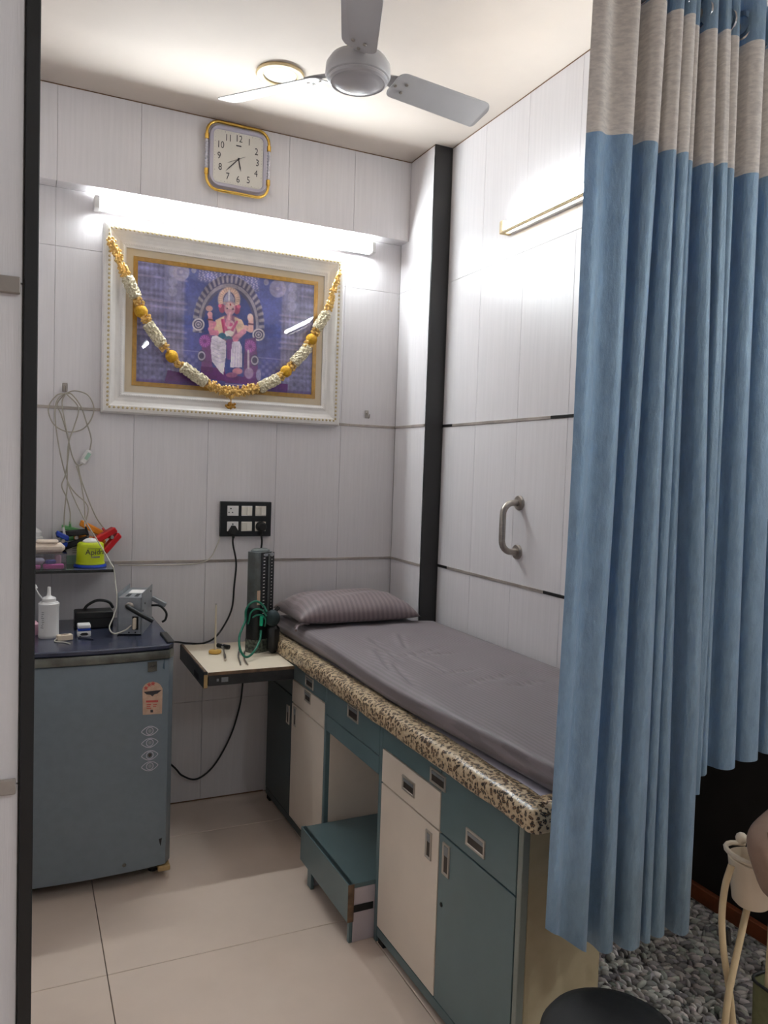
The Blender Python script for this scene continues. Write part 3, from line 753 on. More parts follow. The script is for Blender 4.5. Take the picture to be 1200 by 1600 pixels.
# ================================================================== GARLAND
def gp(zx, zy, y=-0.070): return at(140+zx/2.857, 330+zy/2.857, 'y', y)
t = thing('flower_garland', 'ivory and gold flower garland draped across the framed picture', 'garland', (gp(632, 800)))
def white_seg(a, b):
    a, b = gp(*a), gp(*b); d = (b-a); L_ = d.length; q = d.to_track_quat('Z', 'Y').to_matrix()
    rows = []; nr = max(14, int(L_/0.005))
    for i in range(nr+1):
        f = i/nr; base = 0.0225*(1 if 0.04 < f < 0.96 else 0.75); rw = []
        for k in range(26):
            an = 2*math.pi*k/26; r = base+random.choice((0.004, 0.001, -0.003))+random.uniform(-0.001, 0.001)
            rw.append(a+d*f+q@Vector((r*math.cos(an), r*math.sin(an), 0)))
        rows.append(rw)
    mb = MB().grid(rows, True); mb.bm.verts.ensure_lookup_table()
    mb.bm.faces.new(mb.bm.verts[:26]); mb.bm.faces.new(mb.bm.verts[-26:])
    mb.build('white_flowers', 'flower', t)
for a, b in (((165, 292), (210, 388)), ((258, 500), (325, 598)), ((412, 692), (520, 768)), ((757, 790), (845, 745)), ((908, 682), (978, 606)), ((1012, 528), (1060, 452))): white_seg(a, b)
def gold_cluster(p, n, spread, r=0.0062):
    mb = MB()
    for i in range(n):
        v = Vector((random.gauss(0, 1), random.gauss(0, 0.7), random.gauss(0, 1))).normalized()*spread*random.uniform(0.75, 1.0)
        mb.ball(p+v, r*random.uniform(0.8, 1.15), 1)
    mb.ball(p, spread*0.55, 1)
    mb.build('gold_beads', 'goldbead', t, smooth=True, kind='stuff')
for c in ((219, 405), (252, 480), (335, 608), (398, 678), (852, 737), (902, 692), (972, 598), (1010, 540)): gold_cluster(gp(*c), 36, 0.021, 0.0062)
for c in ((230, 448), (367, 648), (877, 715), (990, 573)):
    p = gp(*c); mb = MB(); mb.ball(p, 0.0265, 3)
    for v in mb.bm.verts: v.co = p+(v.co-p)*random.uniform(0.96, 1.04)
    mb.build('yellow_pompom', 'marigold', t, smooth='all')
def gold_run(pts, n, spread, r=0.0062):
    P = spline([gp(*p) for p in pts], 8); mb = MB()
    for i in range(n):
        p = P[int(i/n*len(P))]
        v = Vector((random.gauss(0, 1), random.gauss(0, 0.7), random.gauss(0, 1))).normalized()*spread*random.uniform(0.55, 1)
        mb.ball(p+v, r*random.uniform(0.7, 1.1), 1, (1, 1, random.uniform(0.8, 1.5)))
    mb.tube(P, spread*0.4, 8, 1).build('gold_beads', 'goldbead', t, smooth=True, kind='stuff')
gold_run([(98, 132), (118, 175), (130, 215), (150, 260), (165, 290)], 150, 0.021)
gold_run([(528, 772), (580, 795), (632, 806), (690, 800), (748, 790)], 240, 0.025)
gold_run([(1065, 440), (1075, 400), (1090, 350)], 90, 0.019)
gold_run([(1090, 350), (1105, 310), (1118, 275)], 40, 0.014)
p0, p1 = gp(632, 815, -0.062), gp(630, 870, -0.062)
MB().cyl(p0, p1, 0.0025, n=8).build('pendant_cord', 'oldgold', t, smooth=True)
mb = MB()
for i in range(26):
    a = random.uniform(0, 2*math.pi); r = random.uniform(0.2, 1)*0.020
    mb.ball(p1+Vector((r*math.cos(a)*1.1, r*math.sin(a)*0.5, random.uniform(-0.010, 0.014))), 0.0062, 1)
mb.build('pendant', 'oldgold', t, smooth=True, kind='stuff')
for a, b in (((98, 132), (90, 60)), ((1118, 275), (1130, 222))):
    MB().tube([gp(*a), gp(*b, -0.046)], 0.0018, 6, 1).build('string', 'flower', t)

# ================================================================== WALL HOOKS, CABLES
def hook(name, label, p):
    t = thing(name, label, 'hook', (p.x, 0, p.z-0.02))
    MB().box((p.x-0.010, -0.004, p.z-0.018), (p.x+0.010, -0.0002, p.z+0.018), 0.002).build('plate', 'steel', t)
    MB().tube([(p.x, -0.003, p.z+0.004), (p.x, -0.018, p.z-0.004), (p.x, -0.024, p.z-0.018), (p.x, -0.034, p.z-0.016), (p.x, -0.037, p.z-0.002)], 0.0028, 8, 5).build('prong', 'steel', t, smooth=True)
hook('wall_hook', 'small steel hook holding grey cables left of the picture', at(101.5, 605, 'y', -0.01))
hook('wall_hook', 'small bare steel hook at the right of the picture, above the steel strip', at(574, 647, 'y', -0.01))

def zp(zx, zy, y): return at(30+zx/4, 580+zy/4, 'y', y)
t = thing('lead_cables', 'bundle of grey lead cables hanging from the hook beside the picture', 'cable', zp(290, 140, -0.03))
def cab(pts, y0, y1, r=0.0026):
    n = len(pts); MB().tube([zp(a, b, y0+(y1-y0)*i/(n-1)) for i, (a, b) in enumerate(pts)], r, 7, 7).build('cable', 'cable', t, smooth=True)
cab([(290, 140), (235, 150), (182, 230), (215, 330), (300, 378), (390, 365), (445, 310), (467, 230), (430, 150), (350, 122), (292, 138)], -0.030, -0.028)
cab([(288, 138), (240, 175), (224, 280), (250, 480), (300, 680), (350, 760), (415, 820), (432, 870), (412, 955)], -0.026, -0.10)
cab([(290, 138), (268, 200), (288, 330), (312, 460), (290, 640), (266, 715), (296, 790), (318, 880), (318, 955)], -0.034, -0.10)
cab([(286, 140), (238, 205), (262, 270), (298, 390), (332, 530), (368, 588), (398, 578)], -0.020, -0.020)
cab([(442, 492), (450, 420), (420, 320), (385, 220), (330, 145), (295, 140)], -0.020, -0.030)
cab([(295, 140), (370, 228), (342, 350), (308, 450), (300, 600), (300, 720), (285, 860), (279, 975)], -0.038, -0.10)
cab([(368, 590), (395, 700), (470, 890), (520, 970), (548, 1002)], -0.020, -0.10)
cab([(358, 592), (385, 690), (408, 840), (410, 970)], -0.022, -0.12)
cab([(300, 690), (345, 800), (410, 930), (490, 1060), (545, 1150), (590, 1230)], -0.09, -0.290)
mb = MB().obox(zp(418, 538, -0.020), (0.030, 0.016, 0.062), Matrix.Rotation(math.radians(30), 3, 'Y'), 0.006)
hb = mb.build('cable_hub', 'white', t, smooth=True, label='white junction box of the cables')
MB().obox(zp(428, 532, -0.029), (0.014, 0.002, 0.03), Matrix.Rotation(math.radians(30), 3, 'Y')).build('label_patch', 'mint', hb)
# lead running on down the shelf end to the metal box
P = [zp(590, 1230, -0.288)]+[at(180, 905, 'y', -0.29), at(183, 940, 'y', -0.33), at(178, 962, 'y', -0.38), at(171, 980, 'y', -0.42), at(178, 990, 'y', -0.46), at(195, 985, 'y', -0.455), at(205, 977, 'y', -0.44)]
MB().tube([zp(545, 1150, -0.256), zp(572, 1200, -0.275)]+P, 0.0026, 7, 7).build('cable', 'whitecable', t, smooth=True)

# ================================================================== SWITCHBOARD
SX0, SX1, SZ0, SZ1 = -0.852, -0.619, 1.190, 1.346
t = thing('switchboard', 'black six-module switchboard with two plugs on the white back wall', 'switchboard', ((SX0+SX1)/2, 0, SZ0))
MB().box((SX0, -0.020, SZ0), (SX1, -0.0005, SZ1), 0.003, 2).build('plate', 'blackplastic', t)
cw = (SX1-SX0)/365.0; ch = (SZ1-SZ0)/262.0
mods = {}
for r_, (za, zb) in enumerate(((140, 215), (258, 330))):
    for c_, (xa, xb) in enumerate(((433, 512), (533, 610), (632, 710))):
        x0 = SX0+(xa-385)*cw; x1 = SX0+(xb-385)*cw; z1 = SZ1-(za-108)*ch; z0 = SZ1-(zb-108)*ch
        so = (r_ == 1 and c_ in (0, 2)) or (r_ == 0 and c_ == 0)
        mo = MB().box((x0, -0.022, z0), (x1, -0.019, z1), 0.001).build('socket_module' if so else 'switch_module', 'module' if (c_ == 2 or (r_, c_) == (1, 1)) else 'white', t)
        mods[(r_, c_)] = ((x0+x1)/2, (z0+z1)/2)
        xm = (x0+x1)/2
        if not so:
            for s in (-1, 1):
                MB().prism([(-0.0215, z0+0.003), (-0.0265 if s > 0 else -0.023, z0+0.004), (-0.023 if s > 0 else -0.0265, z1-0.004), (-0.0215, z1-0.003)],
                           xm+(0.001 if s > 0 else -0.001), xm+s*((x1-x0)/2-0.002), 'yz').build('rocker', 'module' if c_ else 'white', mo)
        else:
            mb = MB()
            for dx, dz, rr_ in ((0, 0.010, 0.0035), (-0.008, -0.007, 0.0028), (0.008, -0.007, 0.0028)): mb.cyl((xm+dx-(0.010 if (r_, c_) == (0, 0) else 0), -0.0224, (z0+z1)/2+dz), (xm+dx-(0.010 if (r_, c_) == (0, 0) else 0), -0.0218, (z0+z1)/2+dz), rr_, n=10)
            mb.build('pin_holes', 'seam', mo)
def cord(label, plug_c, kind, pts, r=0.0045, loop=None):
    t = thing('power_cord', label, 'cord', (plug_c[0], -0.02, plug_c[1]))
    x, z = plug_c
    if kind == 'tri':
        MB().prism([(x-0.022, z-0.022), (x+0.022, z-0.022), (x+0.020, z-0.010), (x+0.006, z+0.014), (x-0.006, z+0.014), (x-0.020, z-0.010)], -0.0228, -0.050, 'xz').build('plug', 'rubber', t)
    else:
        MB().lathe([(0.0, 0.034), (0.014, 0.034), (0.021, 0.028), (0.023, 0.018), (0.023, 0.0), (0.0, 0.0)], (x, -0.0228, z), (0, -1, 0), 28).build('plug', 'rubber', t, smooth=True)
    MB().cyl((x, -0.036, z-0.016), (x+0.001, -0.033, z-0.042), 0.008, 0.0055, 12).build('strain_relief', 'rubber', t, smooth=True)
    MB().tube([(x, -0.036, z-0.030)]+pts, r, 8, 7).build('cable', 'rubber', t, smooth=True)
m0, m2 = mods[(1, 0)], mods[(1, 2)]
cord('black cord from the left plug, sagging across the wall to the fridge top', (m0[0], m0[1]-0.010), 'tri',
     [at(364, 850, 'y', -0.03), at(369, 880, 'y', -0.026), at(366, 915, 'y', -0.026), at(361, 955, 'y', -0.026), at(340, 992, 'y', -0.028), at(318, 1005, 'y', -0.03), at(292, 1005, 'y', -0.034), at(272, 1003, 'y', -0.045), (-1.14, -0.04, 0.735), (-1.16, -0.030, 0.70)], 0.0042)
cord('black cord from the right plug, looping under the table to the fridge', (m2[0], m2[1]), 'round',
     [at(409, 850, 'y', -0.03), at(404, 880, 'y', -0.014), at(398, 930, 'y', -0.009), at(385, 1000, 'y', -0.009), at(379, 1070, 'y', -0.02), at(374, 1105, 'y', -0.03), at(360, 1150, 'y', -0.03), at(335, 1195, 'y', -0.03), at(308, 1217, 'y', -0.03), at(285, 1212, 'y', -0.03), at(270, 1197, 'y', -0.03), (-1.16, -0.03, 0.30)], 0.0042)
# thin white wire along the lower steel strip
o = MB().tube([at(344, 839, 'y', -0.004), at(338, 855, 'y', -0.004), at(330, 870, 'y', -0.005), at(318, 878, 'y', -0.007), at(290, 882, 'y', -0.007), at(230, 883, 'y', -0.007), at(185, 883, 'y', -0.007)], 0.0022, 6, 6).build('wire', 'whitecable', smooth=True)
tag(o, 'thin white wire running from the switchboard along the lower steel strip', 'wire')

# ================================================================== GLASS SHELF AND WHAT STANDS ON IT
SHZ = 1.086
t = thing('glass_shelf', 'dark glass shelf on the back wall above the fridge', 'shelf', (-1.53, -0.13, SHZ-0.011))
MB().prism([(XL+0.001, -0.001), (-1.296, -0.001), (-1.320, -0.262), (XL+0.001, -0.262)], SHZ-0.010, SHZ, 'xy').build('glass_slab', 'shelfglass', t)
MB().box((XL+0.001, -0.2645, SHZ-0.011), (-1.320, -0.262, SHZ+0.0005), 0.0006).build('front_edge', 'shelfedge', t)
MB().prism([(-1.2960, -0.001), (-1.2945, -0.001), (-1.3185, -0.2645), (-1.3200, -0.262)], SHZ-0.011, SHZ+0.0005, 'xy').build('end_edge', 'shelfedge', t)
# lime tub
c = at(141, 886, 'z', SHZ); c = Vector((c.x, -0.165, SHZ))
c.x = at(141, 880, 'y', -0.165).x
t = thing('tub', 'lime yellow plastic tub with dark lettering and blue base on the glass shelf', 'tub', c)
MB().lathe([(0.0, 0.0), (0.059, 0.0), (0.062, 0.003), (0.060, 0.010), (0.052, 0.012), (0.0, 0.012)], c, n=40).build('base', 'blue', t, smooth=True)
MB().lathe([(0.054, 0.0125), (0.0545, 0.017), (0.0525, 0.020), (0.0525, 0.022), (0.0505, 0.083), (0.0485, 0.092), (0.043, 0.097), (0.030, 0.098), (0.0, 0.098)], c, n=40).build('body', 'lime', t, smooth=True)
MB().lathe([(0.030, 0.0982), (0.029, 0.103), (0.018, 0.111), (0.006, 0.114), (0.0, 0.114)], c, n=24).build('cotton', 'paper', t, smooth=True)
cd = math.atan2(CAM[1]-c.y, CAM[0]-c.x)
def wrap_text(s, size, z, shift, m, name, rad):
    o = text(name, s, size, m, Matrix.Identity(4), t, 0.0003)
    for v in o.data.vertices:
        an = cd+(v.co.x+shift)/rad; r = rad+0.0006+v.co.z
        v.co = c+Vector((r*math.cos(an), r*math.sin(an), z+v.co.y))
wrap_text('Apidra', 0.030, 0.062, 0.022, 'ink', 'lettering', 0.0525)
mb = MB()
for i in range(7):
    an = cd+(0.006+i*0.0050)/0.0525; r = 0.0525
    mb.obox(c+Vector((r*math.cos(an), r*math.sin(an), 0.043)), (0.002, 0.0036, 0.006), Matrix.Rotation(an, 3, 'Z'))
mb.build('small_lettering', 'greyink', t)
mb = MB()
for i in range(14):
    an = cd+(-0.008+i*0.0040)/0.0525; r = 0.0517
    mb.obox(c+Vector((r*math.cos(an), r*math.sin(an), 0.0765)), (0.002, 0.0041, 0.0012), Matrix.Rotation(an, 3, 'Z'))
mb.build('printed_line', 'ink', t)
# mint carton
x0, x1 = at(104, 860, 'y', -0.075).x, at(140, 860, 'y', -0.075).x
t = thing('carton', 'mint and white medicine carton behind the lime tub', 'box', ((x0+x1)/2, -0.05, SHZ))
MB().box((x0, -0.075, SHZ), (x1, -0.02, SHZ+0.036), 0.001).build('mint_half', 'mint', t)
MB().box((x0, -0.075, SHZ+0.036), (x1, -0.02, SHZ+0.072), 0.001).build('white_half', 'paper', t)
mb = MB()
for k in range(3): mb.box((x0+0.022, -0.0756, SHZ+0.045+0.008*k), (x0+0.055+0.008*k % 0.02, -0.0751, SHZ+0.047+0.008*k))
mb.build('print_lines', 'ink', t)
CT = SHZ+0.072
# clear box with small pink and blue things in it
bx0, bx1 = -1.70, at(103, 880, 'y', -0.20).x
t = thing('plastic_box', 'clear plastic box of pink and blue oddments at the left of the shelf', 'box', ((bx0+bx1)/2, -0.18, SHZ))
for lo, hi in (((bx0, -0.245, SHZ), (bx1-0.004, -0.12, SHZ+0.002)), ((bx0, -0.247, SHZ), (bx1, -0.245, SHZ+0.062)), ((bx0, -0.122, SHZ), (bx1, -0.12, SHZ+0.062)), ((bx1-0.002, -0.245, SHZ), (bx1, -0.122, SHZ+0.062)), ((bx0, -0.249, SHZ+0.060), (bx1+0.002, -0.118, SHZ+0.063))):
    MB().box(lo, hi, 0.0006).build('box_lid' if lo[2] > SHZ+0.05 else 'box_wall', 'clear', t)
pz = SHZ+0.0025
def block(name, label, cat, m, c, s, rz=0.0, bev=0.004, group=None):
    return tag(MB().obox(c, s, Matrix.Rotation(rz, 3, 'Z'), bev).build(name, m, smooth=True), label, cat, group)
block('lancet_pack', 'flat bright pink pack lying in the front of the clear box', 'pack', 'pink', (bx1-0.045, -0.222, pz+0.009), (0.074, 0.03, 0.018), 0.05)
block('lancet_pack', 'magenta pack at the left, low in the clear box', 'pack', 'pink', (bx1-0.125, -0.222, pz+0.008), (0.07, 0.03, 0.016), -0.06)
block('vial_cap', 'violet blue cap lying on the pink pack in the clear box', 'cap', mat('violet plastic', (66, 62, 150), 0.4, var=0.08), (bx1-0.055, -0.216, pz+0.026), (0.036, 0.022, 0.016), 0.3)
block('tape_roll', 'pale grey roll of tape lying in the clear box', 'tape', 'vinyl', (bx1-0.105, -0.215, pz+0.030), (0.06, 0.026, 0.024), -0.15, 0.010)
block('test_tube', 'pale pink tube upright at the right, inside the clear box', 'tube', 'palepink', (bx1-0.028, -0.180, pz+0.025), (0.024, 0.024, 0.05), 0.0, 0.006)
o = MB().obox((bx1-0.062, -0.185, SHZ+0.063+0.017), (0.115, 0.06, 0.034), Matrix.Rotation(0.06, 3, 'Z'), 0.012).obox((bx1-0.067, -0.185, SHZ+0.063+0.040), (0.08, 0.05, 0.014), Matrix.Rotation(-0.06, 3, 'Z'), 0.006).build('gauze_pad', 'gauze', smooth=True)
tag(o, 'folded cream gauze pads lying on the clear plastic box', 'gauze')
# tall white bottle behind the box
c = Vector((at(52, 850, 'y', -0.07).x, -0.07, SHZ))
t = thing('bottle', 'tall white nozzle bottle standing at the left of the shelf behind the gauze', 'bottle', c)
MB().lathe([(0.0, 0.0), (0.034, 0.0), (0.036, 0.004), (0.036, 0.105), (0.034, 0.112), (0.030, 0.114)], c, n=28).build('body', 'white', t, smooth=True)
MB().lathe([(0.0305, 0.112), (0.031, 0.130), (0.022, 0.140), (0.010, 0.148), (0.007, 0.176), (0.0, 0.178)], c, n=28).build('cap', 'white', t, smooth=True)
# limb clamps
def clamp(label, m, c, rot, size=(0.115, 0.030, 0.030), stem=None, base=None):
    t = thing('limb_clamp', label, 'clamp', base or c)
    R_ = rot
    L_, D_, H_ = size
    def T(v): return R_ @ Vector(v) + Vector(c)
    for sg in (1, -1):
        mb = MB().box((-L_*0.5, -D_/2, 0.002 if sg > 0 else -H_*0.62), (L_*0.5, D_/2, H_*0.62 if sg > 0 else -0.002), 0.004)
        mb.move(lambda v: T((v.x, v.y, v.z+sg*0.03*max(0, -v.x/L_)))); mb.build('jaw', m, t)
    MB().cyl(T((L_*0.12, -D_/2-0.002, 0)), T((L_*0.12, D_/2+0.002, 0)), 0.007, n=12).build('pivot', 'steel', t, smooth=True)
    if stem is not None:
        MB().cyl(stem[0], stem[1], 0.006, 0.004, 12).build('connector', stem[2], t, smooth=True)
def rot_to(a, b, twist=0.0):
    return (b-a).to_track_quat('X', 'Z').to_matrix() @ Matrix.Rotation(twist, 3, 'X')
a, b = at(92, 846, 'y', -0.075), at(137, 836, 'y', -0.095)
clamp('black limb clamp lying on the mint carton, left of the orange one', 'blackplastic', (a+b)/2, rot_to(a, b), (0.118, 0.03, 0.042), (at(137, 836, 'y', -0.10), at(134, 823, 'y', -0.11), 'blackplastic'))
a, b = at(98, 832, 'y', -0.030), at(128, 834, 'y', -0.030)
clamp('pale green limb clamp standing behind the black clamp', 'green', (a+b)/2+Vector((0, 0, -0.002)), rot_to(a, b), (0.085, 0.03, 0.032), (at(109.5, 828, 'y', -0.034), at(109.5, 815, 'y', -0.05), 'green'))
a, b = at(124, 828, 'y', -0.055), at(163, 842, 'y', -0.055)
clamp('orange limb clamp sloping behind the red clamp', 'orange', (a+b)/2, rot_to(a, b), (0.12, 0.03, 0.044))
a, b = at(157, 852, 'y', -0.120), at(181, 832, 'y', -0.100)
clamp('bright red limb clamp leaning at the right of the lime tub', 'red', (a+b)/2, rot_to(a, b), (0.092, 0.034, 0.044), (at(165, 831, 'y', -0.10), at(160, 825, 'y', -0.10), 'red'))
a, b = at(88, 843, 'y', -0.110), at(104, 846, 'y', -0.110)
clamp('small blue limb clamp at the left end of the black clamp', 'blue', (a+b)/2, rot_to(a, b), (0.05, 0.03, 0.036), (at(101, 838, 'y', -0.115), at(99, 824, 'y', -0.115), 'white'))

# ================================================================== FRIDGE AND WHAT STANDS ON IT
fx0, fx1, fy0, fy1 = -1.715, -1.146, -0.622, -0.075
t = thing('fridge', 'small blue grey fridge with stickers standing on the tiles at the left', 'fridge', ((fx0+fx1)/2, -0.35, 0))
MB().box((fx0, fy0+0.055, 0.045), (fx1-0.004, fy1, 0.846), 0.006, 2).build('cabinet', 'fridgeside', t)
# door: gently bowed outward, rounded right and left edges
rows = []
nx = 28
for zz, off in ((0.052, 0.006), (0.056, 0.0), (0.30, 0.0), (0.60, 0.0), (0.800, 0.0), (0.806, 0.004)):
    rw = []
    for i in range(nx+1):
        f = i/nx; x = fx0+(fx1-fx0)*f
        e = min(f, 1-f)*(fx1-fx0); rd = 0.030
        y = fy0-0.022*(1-(2*f-1)**2)+off+(rd-math.sqrt(max(0, rd*rd-(rd-min(e, rd))**2)))
        rw.append((x, y, zz))
    rows.append(rw)
mb = MB()
full = [rw+[(fx1, fy0+0.050, rw[-1][2]), (fx0, fy0+0.050, rw[0][2])] for rw in rows]
mb.grid(full, True); mb.bm.verts.ensure_lookup_table(); k_ = len(full[0])
mb.bm.faces.new(mb.bm.verts[:k_]); mb.bm.faces.new(mb.bm.verts[-k_:])
dr = mb.build('door', 'fridge', t, smooth=True)
def door_y(x):
    f = (x-fx0)/(fx1-fx0); e = min(f, 1-f)*(fx1-fx0); rd = 0.030
    return fy0-0.022*(1-(2*f-1)**2)+(rd-math.sqrt(max(0, rd*rd-(rd-min(e, rd))**2)))
rows = []
for zz, o_ in ((0.8085, -0.001), (0.812, -0.008), (0.824, -0.010), (0.840, -0.004)):
    rows.append([(fx0+(fx1-fx0)*i/nx, door_y(fx0+(fx1-fx0)*i/nx)+o_, zz) for i in range(nx+1)]+[(fx1, fy0+0.05, zz), (fx0, fy0+0.05, zz)])
mb = MB().grid(rows, True); mb.bm.verts.ensure_lookup_table(); mb.bm.faces.new(mb.bm.verts[:nx+3]); mb.bm.faces.new(mb.bm.verts[-nx-3:])
mb.build('grip_strip', 'grip', t, smooth=True)
rows = []
for zz, o_ in ((0.8405, 0.004), (0.846, -0.002), (0.856, -0.002), (0.860, 0.003)):
    rows.append([(fx0+(fx1-fx0)*i/nx, door_y(fx0+(fx1-fx0)*i/nx)+o_, zz) for i in range(nx+1)]+[(fx1, fy1, zz), (fx0, fy1, zz)])
mb = MB().grid(rows, True); mb.bm.verts.ensure_lookup_table(); mb.bm.faces.new(mb.bm.verts[:nx+3]); mb.bm.faces.new(mb.bm.verts[-nx-3:])
mb.build('top', 'navy', t)
FT = 0.860
MB().box((fx1-0.026, -0.608, FT), (fx1+0.002, -0.44, FT+0.007), 0.003).build('corner_guard', 'blackplastic', t)
MB().box((fx1-0.045, fy0-0.004, 0.028), (fx1-0.002, fy0+0.05, 0.048), 0.003).build('hinge', 'rawwood', t)
for fx in (fx0+0.05, fx1-0.05):
    for fy in (fy0+0.08, fy1-0.06):
        MB().cyl((fx, fy, 0.0), (fx, fy, 0.046), 0.018, n=14).build('foot', 'rubber', t, smooth=True)
MB().box((fx0+0.01, fy0+0.03, 0.030), (fx1-0.01, fy0+0.045, 0.052)).build('kick_plate', 'blackplastic', t)
# badge, star label, decal strip: on the door face
def on_door(u, v):
    p = at(u, v, 'y', fy0-0.015)
    for _ in range(4): p = at(u, v, 'y', door_y(p.x))
    return p
def door_patch(name, poly, m, lift, par):
    """polygon given in photograph pixels, laid on the bowed door"""
    mb = MB(); A = []; B = []
    for u, v in poly:
        p = on_door(u, v); A.append(mb.bm.verts.new(p+Vector((0, -0.0002, 0)))); B.append(mb.bm.verts.new(p+Vector((0, -lift, 0))))
    n = len(A)
    for i in range(n): mb.bm.faces.new((A[i], A[(i+1) % n], B[(i+1) % n], B[i]))
    mb.bm.faces.new(A); mb.bm.faces.new(B[::-1])
    return mb.build(name, m, par)
bd = door_patch('badge', [(231, 1035), (245, 1033), (245, 1048), (231, 1050)], 'grip', 0.004, dr)
q = on_door(238, 1041)
MB().tube([q+Vector((-0.011, -0.0045, -0.004)), q+Vector((-0.004, -0.0045, 0.002)), q+Vector((0.001, -0.0045, -0.001)), q+Vector((0.011, -0.0045, 0.004))], 0.0014, 6, 5).build('badge_script', 'ink', dr)
sk = [(223, 1117), (222.5, 1078)]+[(238-15.3*math.cos(math.radians(a)), 1078-12*math.sin(math.radians(a))+(-1.5*a/180)) for a in range(15, 180, 15)]+[(254, 1076), (253, 1115)]
door_patch('energy_label', sk, 'sticker', 0.0008, dr)
door_patch('label_banner', [(224.5, 1081), (252.5, 1078), (246, 1083.5), (241, 1085), (238, 1088), (235, 1085.5), (229, 1085)], 'ink', 0.0014, dr)
for cx_, cy_ in ((228, 1075), (233, 1070), (239, 1068)):
    door_patch('label_star', [(cx_+(4 if i % 2 == 0 else 1.8)*math.sin(math.pi*i/5), cy_-(4 if i % 2 == 0 else 1.8)*math.cos(math.pi*i/5)) for i in range(10)], 'redink', 0.0014, dr)
for y_, x0_, x1_, h_ in ((1096, 228, 247, 3.0), (1101, 229, 236, 1.4), (1104, 229, 235, 1.2), (1107, 229, 236, 1.2), (1101, 239, 245, 1.2), (1104, 239, 244, 1.2)):
    door_patch('label_print', [(x0_, y_-h_/2), (x1_, y_-h_/2-0.6), (x1_, y_+h_/2-0.6), (x0_, y_+h_/2)], 'redink', 0.0014, dr)
door_patch('label_print', [(235, 1109), (239, 1109), (239, 1113), (235, 1113)], 'ink', 0.0014, dr)
for i, cy_ in enumerate((1142, 1160.5, 1180, 1197)):
    q = on_door(234, cy_)
    for k, (rx, rz) in enumerate(((0.026, 0.0165), (0.012, 0.0125))):
        pts = []
        for a in range(0, 361, 24):
            an = math.radians(a); ex = 1.0 if k else (1+0.12*abs(math.cos(an))**6)
            x = q.x+rx*math.cos(an)*ex; pts.append(Vector((x, door_y(x)-0.0006, q.z+rz*math.sin(an)*(1 if k else abs(math.sin(an))**0.5))))
        MB().tube(pts, 0.0015, 5, 2).build('decal_line', 'vinyl', dr)
    MB().ball((q.x, door_y(q.x)-0.0002, q.z), 0.0075, 1, (1, 0.12, 1)).build('decal_dot', 'pulldark' if i == 2 else 'gmetal', dr)
door_patch('paint_chip', [(254, 1044), (257, 1027), (257.5, 1046)], 'fridgeside', 0.0004, dr)
door_patch('paint_chip', [(248, 1311), (253, 1309), (251, 1322), (249.5, 1318)], 'seam', 0.0005, dr)
MB().lathe([(0.007, 0.0), (0.005, 0.002), (0.0, 0.0022)], on_door(194, 1352), (0, -1, 0), 14).build('rivet', 'grip', dr, smooth=True)

# white squeeze bottle
c = Vector((at(76, 985, 'y', -0.39).x, -0.39, FT))
t = thing('squeeze_bottle', 'white squeeze bottle with open nozzle cap on the fridge', 'bottle', c)
MB().lathe([(0.0, 0.0), (0.033, 0.0), (0.0352, 0.004), (0.0352, 0.012), (0.0345, 0.014), (0.0345, 0.112), (0.0355, 0.116), (0.0355, 0.124), (0.031, 0.128)], c, n=32).build('body', 'white', t, smooth=True)
MB().lathe([(0.031, 0.126), (0.0315, 0.129), (0.024, 0.130), (0.024, 0.142), (0.020, 0.146), (0.010, 0.150), (0.0065, 0.156), (0.0055, 0.182), (0.004, 0.184), (0.0, 0.184)], c, n=32).build('nozzle', 'white', t, smooth=True)
MB().tube([c+Vector((-0.022, -0.006, 0.143)), c+Vector((-0.034, -0.010, 0.160)), c+Vector((-0.046, -0.012, 0.182))], 0.0026, 7, 5).build('cap_strap', 'white', t, smooth=True)
MB().cyl(c+Vector((-0.043, -0.012, 0.180)), c+Vector((-0.051, -0.012, 0.192)), 0.0075, n=14).build('cap', 'white', t, smooth=True)
mb = MB()
for k in range(9):
    an = math.radians(232+random.uniform(-4, 4)); r = 0.0348
    mb.obox(c+Vector((r*math.cos(an), r*math.sin(an), 0.040+0.007*k)), (0.0008, random.uniform(0.004, 0.012), 0.002), Matrix.Rotation(an, 3, 'Z'))
mb.build('label_print', 'greyink', t)
# pink thing at the far left
p = Vector((-1.615, -0.33, FT))
t = thing('pink_bottle', 'small pink capped bottle half hidden by the black door frame', 'bottle', p)
MB().lathe([(0, 0), (0.026, 0), (0.028, 0.004), (0.028, 0.04), (0.018, 0.05), (0, 0.05)], p, n=24).build('body', 'palepink', t, smooth=True)
MB().lathe([(0.0, 0.0505), (0.014, 0.0505), (0.014, 0.068), (0.0, 0.069)], p, n=20).build('cap', 'pink', t, smooth=True)
# small white adapter with cable
p = Vector((at(101, 996, 'y', -0.46).x, -0.46, FT))
t = thing('usb_adapter', 'small ivory adapter with a thin white lead in front of the squeeze bottle', 'adapter', p)
rz = Matrix.Rotation(math.radians(14), 3, 'Z')
MB().obox(p+Vector((0, 0, 0.011)), (0.052, 0.026, 0.020), rz, 0.002).build('body', 'cup', t)
MB().obox(p+Vector((0, -0.002, 0.0215)), (0.026, 0.008, 0.0012), rz).build('slot', 'brownpad', t)
MB().tube([p+Vector((-0.026, -0.006, 0.010)), p+Vector((-0.034, -0.014, 0.003)), p+Vector((-0.026, -0.03, 0.0025)), p+Vector((-0.002, -0.045, 0.0025)), p+Vector((0.014, -0.075, 0.0025))], 0.0022, 6, 6).build('lead', 'whitecable', t, smooth=True)
